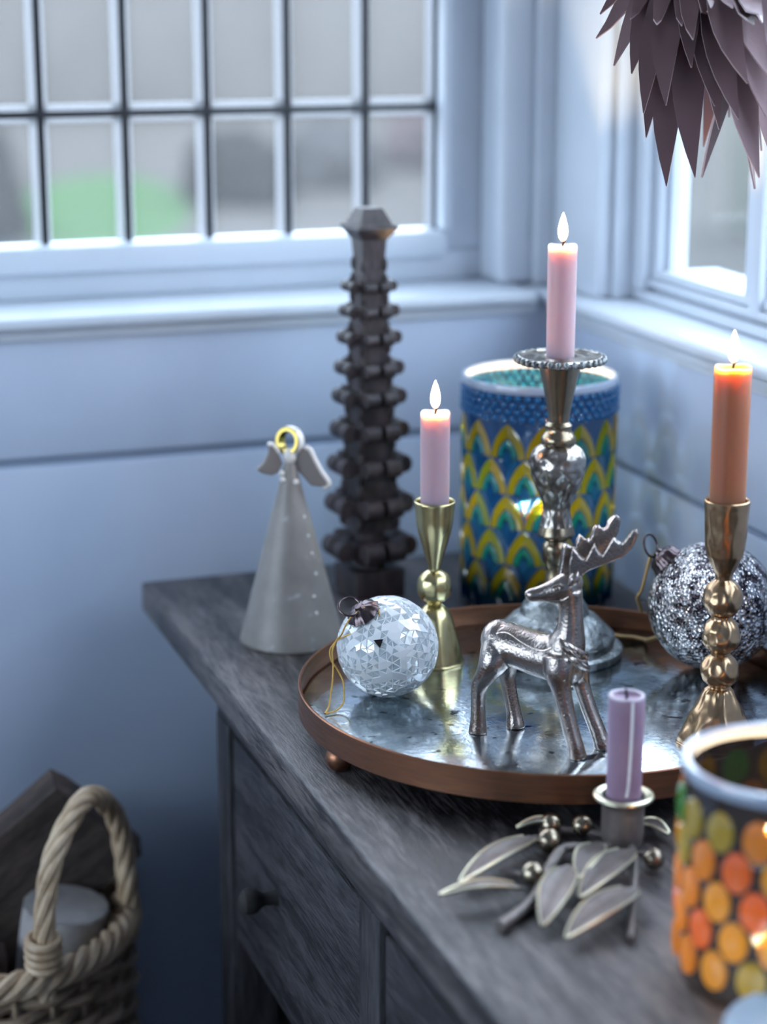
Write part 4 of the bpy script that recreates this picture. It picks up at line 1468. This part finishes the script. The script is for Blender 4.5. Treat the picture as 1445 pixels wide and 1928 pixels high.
# ================================================================== HANGING PAPER ORNAMENT
BL = [
    [[704.7, 1299.9, 1423.2], [664.8, 1240.7, 1305.7], [656.5, 1227.2, 1298.1], 11],
    [[699.6, 1301.7, 1423.2], [658.3, 1244.6, 1305.7], [644.2, 1221.2, 1280.8], 14],
    [[697.0, 1302.6, 1423.2], [678.5, 1231.8, 1305.7], [668.0, 1188.9, 1253.6], 19],
    [[699.3, 1301.8, 1423.2], [682.9, 1219.3, 1305.8], [669.7, 1187.5, 1290.2], 13],
    [[703.4, 1300.3, 1423.2], [687.5, 1215.7, 1305.8], [671.5, 1182.1, 1292.7], 15],
    [[698.0, 1302.2, 1423.2], [652.4, 1250.5, 1305.7], [642.7, 1235.1, 1289.5], 11],
    [[707.1, 1299.0, 1423.2], [645.5, 1261.9, 1305.6], [629.6, 1245.4, 1290.2], 13],
    [[700.2, 1301.5, 1423.2], [664.8, 1255.1, 1305.6], [648.8, 1230.9, 1262.4], 15],
    [[697.9, 1302.2, 1423.2], [656.3, 1263.6, 1305.6], [633.0, 1235.0, 1237.6], 18],
    [[697.8, 1302.3, 1423.2], [673.3, 1252.2, 1305.6], [661.4, 1219.6, 1237.5], 16],
    [[697.8, 1302.3, 1423.2], [678.8, 1242.8, 1305.7], [670.5, 1203.2, 1229.5], 19],
    [[699.5, 1301.7, 1423.2], [653.9, 1273.7, 1305.5], [625.4, 1252.4, 1231.3], 16],
    [[702.0, 1300.8, 1423.2], [662.9, 1281.1, 1297.0], [632.6, 1261.6, 1214.4], 16],
    [[699.8, 1301.6, 1423.2], [667.8, 1270.8, 1305.5], [638.2, 1240.0, 1183.1], 20],
    [[699.0, 1301.9, 1423.2], [672.2, 1261.8, 1305.5], [652.2, 1226.0, 1189.9], 20],
    [[720.1, 1294.5, 1423.2], [722.4, 1296.3, 1279.1], [699.6, 1305.6, 1181.5], 16],
    [[701.8, 1300.9, 1423.2], [682.7, 1256.2, 1305.5], [667.8, 1223.9, 1221.6], 14],
    [[703.2, 1300.4, 1423.2], [698.5, 1252.3, 1305.5], [687.8, 1202.8, 1190.8], 21],
    [[701.6, 1301.0, 1423.2], [720.4, 1298.0, 1296.5], [730.0, 1282.1, 1174.5], 14],
    [[702.5, 1300.7, 1423.2], [649.7, 1282.5, 1305.4], [624.5, 1270.8, 1257.0], 17],
    [[705.5, 1299.6, 1423.2], [654.2, 1308.8, 1305.2], [633.6, 1317.8, 1260.2], 15],
    [[717.9, 1295.3, 1423.2], [647.9, 1322.0, 1305.1], [627.8, 1335.9, 1278.5], 15],
    [[712.2, 1297.3, 1423.2], [634.5, 1306.9, 1313.8], [618.6, 1311.0, 1295.5], 14],
    [[713.5, 1296.8, 1423.2], [641.8, 1284.3, 1308.8], [624.6, 1275.3, 1293.0], 13],
    [[699.4, 1301.7, 1423.2], [693.8, 1231.9, 1305.7], [685.4, 1189.0, 1256.2], 19],
    [[702.6, 1300.6, 1423.2], [702.4, 1241.3, 1297.3], [695.9, 1197.2, 1220.3], 20],
    [[704.5, 1300.0, 1423.2], [720.8, 1268.4, 1296.9], [728.6, 1244.4, 1194.7], 20],
    [[694.7, 1303.4, 1423.2], [703.7, 1235.8, 1305.6], [702.5, 1196.6, 1265.4], 18],
    [[705.5, 1299.6, 1423.2], [666.3, 1233.5, 1322.1], [650.0, 1208.4, 1301.2], 12],
    [[695.8, 1303.0, 1423.2], [670.9, 1228.0, 1322.0], [658.2, 1194.6, 1301.3], 14],]
AX = Vector((.7010, 1.3012, 1.4232))
po = thing('hanging_ornament', AX, 'hanging burst of long mauve lacquered blades in front of the right window', 'ornament')


def blade(r, m_, t, wdt, flip=1):
    r, m_, t = (Vector(q) * mm - AX for q in (r, m_, t))
    n = 14
    V, Fs = [], []
    raw = [Vector(q) for q in spline([tuple(r), tuple(m_), tuple(t)], 12)]
    acc = [0]
    for q0, q1 in zip(raw, raw[1:]):
        acc.append(acc[-1] + (q1 - q0).length)
    base_pts = []
    for i in range(n + 1):
        dd2 = acc[-1] * i / n
        k = max(j for j in range(len(raw) - 1) if acc[j] <= dd2 + 1e-9)
        base_pts.append(raw[k].lerp(raw[k + 1], min(1, (dd2 - acc[k]) / max(1e-9, acc[k + 1] - acc[k]))))
    L = len(base_pts)
    out_ = Vector((m_.x, m_.y, 0))
    if out_.length < .004:
        out_ = -NV.copy()
    out_ = (out_.normalized() * .65 - NV * .55).normalized()
    for i, q in enumerate(base_pts):
        q = Vector(q)
        s = i / (L - 1)
        tg = (Vector(base_pts[min(i + 1, L - 1)]) - Vector(base_pts[max(i - 1, 0)])).normalized()
        sd = tg.cross(out_).normalized()
        nn_ = sd.cross(tg).normalized()
        full = wdt * mm * (.35 + .65 * min(1, s * 2.2))
        cut = max(0, (s - .66) / .34)
        shf = max(0, (s - .2) / .8)
        wl2 = full * .5
        wr2 = full * (.5 - cut ** 1.9 * 1.0)
        wl2 = full * (.5 - .0 * cut)
        if s > .985:
            wr2 = -full * .5 + .0006
        a_ = q + sd * (-wl2 * flip) + sd * full * .5 * flip * shf
        b_ = q + sd * (wr2 * flip) + sd * full * .5 * flip * shf
        c_ = (a_ + b_) / 2 + nn_ * (-.0010) * (1 - cut)
        for off in (.0007, -.0007):
            V += [a_ + nn_ * off, c_ + nn_ * off, b_ + nn_ * off]
    mi = []
    for i in range(L - 1):
        a = i * 6
        b = a + 6
        Fs += [(a, a + 1, b + 1, b), (a + 1, a + 2, b + 2, b + 1), (a + 3, b + 3, b + 4, a + 4), (a + 4, b + 4, b + 5, a + 5)]
        mi += [0, 0, 0, 0]
        Fs += [(a, b, b + 3, a + 3), (a + 2, a + 5, b + 5, b + 2)]
        mi += [1, 1]
    k = (L - 1) * 6
    Fs += [(k, k + 3, k + 4, k + 1), (k + 1, k + 4, k + 5, k + 2), (0, 1, 4, 3), (1, 2, 5, 4)]
    mi += [1, 1, 1, 1]
    o = obj('blade', (V, Fs), [M['paper'], M['paperedge']], po)
    o.data.polygons.foreach_set('material_index', mi)
    return o


for b_ in BL:
    blade(b_[0], b_[1], b_[2], b_[3] * 1.2)
rg = random.Random(5)
for k in range(16):
    az = radians(-75 + 11 * k) + rg.uniform(-.06, .06)
    d = Vector((cos(az), sin(az), 0)) * 1000
    rr2 = .052 * min(1, 1)
    z_t = 1225 - 30 * rg.random()
    mid = Vector((AX.x * 1000, AX.y * 1000, 1310)) + d * .040
    tip = Vector((AX.x * 1000, AX.y * 1000, z_t)) + d * .062
    blade((AX.x * 1000 + d.x * .004, AX.y * 1000 + d.y * .004, 1423), mid, tip, 17)
bm = bmesh.new()
ellipsoid(bm, (0, 0, .006), (.014, .014, .011), u=24, v=14)
obj('crown', bm, M['paper'], po)
obj('cord', tubebm([(0, 0, .014), (0, 0, .5), (0, 0, 2.40 - AX.z)], .0012, 8), M['cord'], po)

# ================================================================== LOG BASKET
kc = Vector((.1872, 1.600, 0))
KR, KH = .134, .560
bk = thing('log_basket', kc, 'tall willow log basket with twisted side handle at lower left', 'basket')


def kr(z_):
    return KR * (.90 + .10 * z_ / KH)


NST = 26
for k in range(NST):
    a = 2 * pi * k / NST
    obj('stake', tubebm([(kr(.0) * cos(a), kr(0) * sin(a), .004), (kr(.3) * cos(a), kr(.3) * sin(a), .3), (kr(KH) * cos(a), kr(KH) * sin(a), KH - .01)], .0032, 6), M['wicker'], bk)
nrow = 50
for i in range(nrow):
    z_ = .008 + i * .0106
    pts = []
    n = NST * 4
    for j in range(n):
        a = 2 * pi * j / n
        rr3 = kr(z_) + .0052 * cos(NST / 2 * a + pi * (i % 2)) 
        pts.append((rr3 * cos(a), rr3 * sin(a), z_ + .0012 * sin(a * 3 + i)))
    obj('willow_weaver', tubebm(pts, .0053, 6, closed=True), M['wicker'] if i % 5 else M['wickerpale'], bk)
obj('base_board', lathebm([(0, .004), (kr(0) - .004, .004), (kr(0) - .004, .012), (0, .012)], 40), M['wicker'], bk)
for s in range(4):
    pts = []
    for j in range(160):
        a = 2 * pi * j / 160
        ph2 = 13 * a + s * pi / 2
        rr3 = kr(KH) + .0075 * cos(ph2)
        pts.append((rr3 * cos(a), rr3 * sin(a), KH - .013 + .0075 * sin(ph2)))
    obj('rim_strand', tubebm(pts, .0052, 7, closed=True), M['wickerpale'], bk)
# side handle: feet on the rim
ha, hb2 = radians(-72), radians(-17)
A_ = Vector((KR * cos(ha), KR * sin(ha), KH - .03))
B_ = Vector((KR * cos(hb2), KR * sin(hb2), KH - .03))
top = (A_ + B_) / 2
ctrl = [A_, A_ + Vector((0, 0, .06)) + (B_ - A_) * .02, A_ + Vector((0, 0, .115)) + (B_ - A_) * .16, top + Vector((0, 0, .146)) + (B_ - A_) * .06 , B_ + Vector((0, 0, .115)) + (A_ - B_) * .12, B_ + Vector((0, 0, .06)), B_]
path = [Vector(q) for q in spline([tuple(c) for c in ctrl], 12)]
for s in range(5):
    pts = []
    for j, q in enumerate(path):
        tg = (path[min(j + 1, len(path) - 1)] - path[max(j - 1, 0)]).normalized()
        u_ = tg.cross(Vector((.3, 1, 0))).normalized()
        v_ = tg.cross(u_).normalized()
        ph2 = j * .26 + s * 2 * pi / 5
        pts.append(q + (u_ * cos(ph2) + v_ * sin(ph2)) * .0052)
    obj('handle_strand', tubebm(pts, .0042, 8), M['wickerpale'], bk)
for q0 in (A_,):
    for j in range(4):
        pts = [q0 + Vector((.0120 * cos(2 * pi * t / 20), .0120 * sin(2 * pi * t / 20), .030 + j * .0068 + .002 * sin(2 * pi * t / 20))) for t in range(20)]
        obj('binding', tubebm(pts, .0036, 7, closed=True), M['wickerpale'], bk)


# logs: split wedges and a pale round one
def log(name, base_, top_, outline, m_, label, m2=None):
    base_, top_ = Vector(base_), Vector(top_)
    L = (top_ - base_).length
    t = thing(name, base_, label, 'log', None)
    t.rotation_mode = 'QUATERNION'
    t.rotation_quaternion = Vector((0, 0, 1)).rotation_difference((top_ - base_).normalized())
    bm = bmesh.new()
    n = 14
    rings = []
    for i in range(n + 1):
        zz4 = L * i / n
        ring_ = []
        for j, (x, y) in enumerate(outline):
            k = 1 + .05 * noise.noise(Vector((x * 40, y * 40, zz4 * 14)))
            ring_.append(bm.verts.new((x * k, y * k, zz4)))
        rings.append(ring_)
    for A2, B2 in zip(rings, rings[1:]):
        for j in range(len(outline)):
            bm.faces.new((A2[j], A2[(j + 1) % len(outline)], B2[(j + 1) % len(outline)], B2[j]))
    f1 = bm.faces.new(rings[0][::-1])
    f2 = bm.faces.new(rings[-1])
    bmesh.ops.recalc_face_normals(bm, faces=bm.faces)
    obj('bark_side', bm, m_, t)
    bm = bmesh.new()
    vs2 = [bm.verts.new((x * .97, y * .97, L + .0006)) for x, y in outline]
    bm.faces.new(vs2)
    obj('cut_end', bm, m2 or M['logend'], t)
    return t


wedge = [(-.050, -.030), (.050, -.030), (.052, -.020), (.038, .018), (.015, .034), (-.015, .034), (-.038, .018), (-.052, -.020)]
roundo = [(.036 * cos(2 * pi * k / 16), .033 * sin(2 * pi * k / 16)) for k in range(16)]
slab = [(-.075, -.018), (.075, -.018), (.078, .014), (.02, .022), (-.05, .020), (-.078, .012)]
log('split_log', (.166, 1.634, .512), (.298, 1.590, .634), [(x * .70, y * .9) for x, y in slab], M['bark'], 'large split dark log leaning up out of the basket')
log('birch_log', (.236, 1.575, .380), (.262, 1.552, .570), roundo, M['logpale'], 'pale rounded log end beside the basket handle', M['logpale'])
log('dark_log', (.250, 1.682, .360), (.276, 1.674, .596), wedge, M['bark'], 'narrow dark log standing behind the basket handle')
log('flat_log', (.108, 1.570, .522), (.200, 1.530, .526), [(x * .6, y * .8) for x, y in wedge], M['logend'], 'brown log lying across the front of the basket opening')
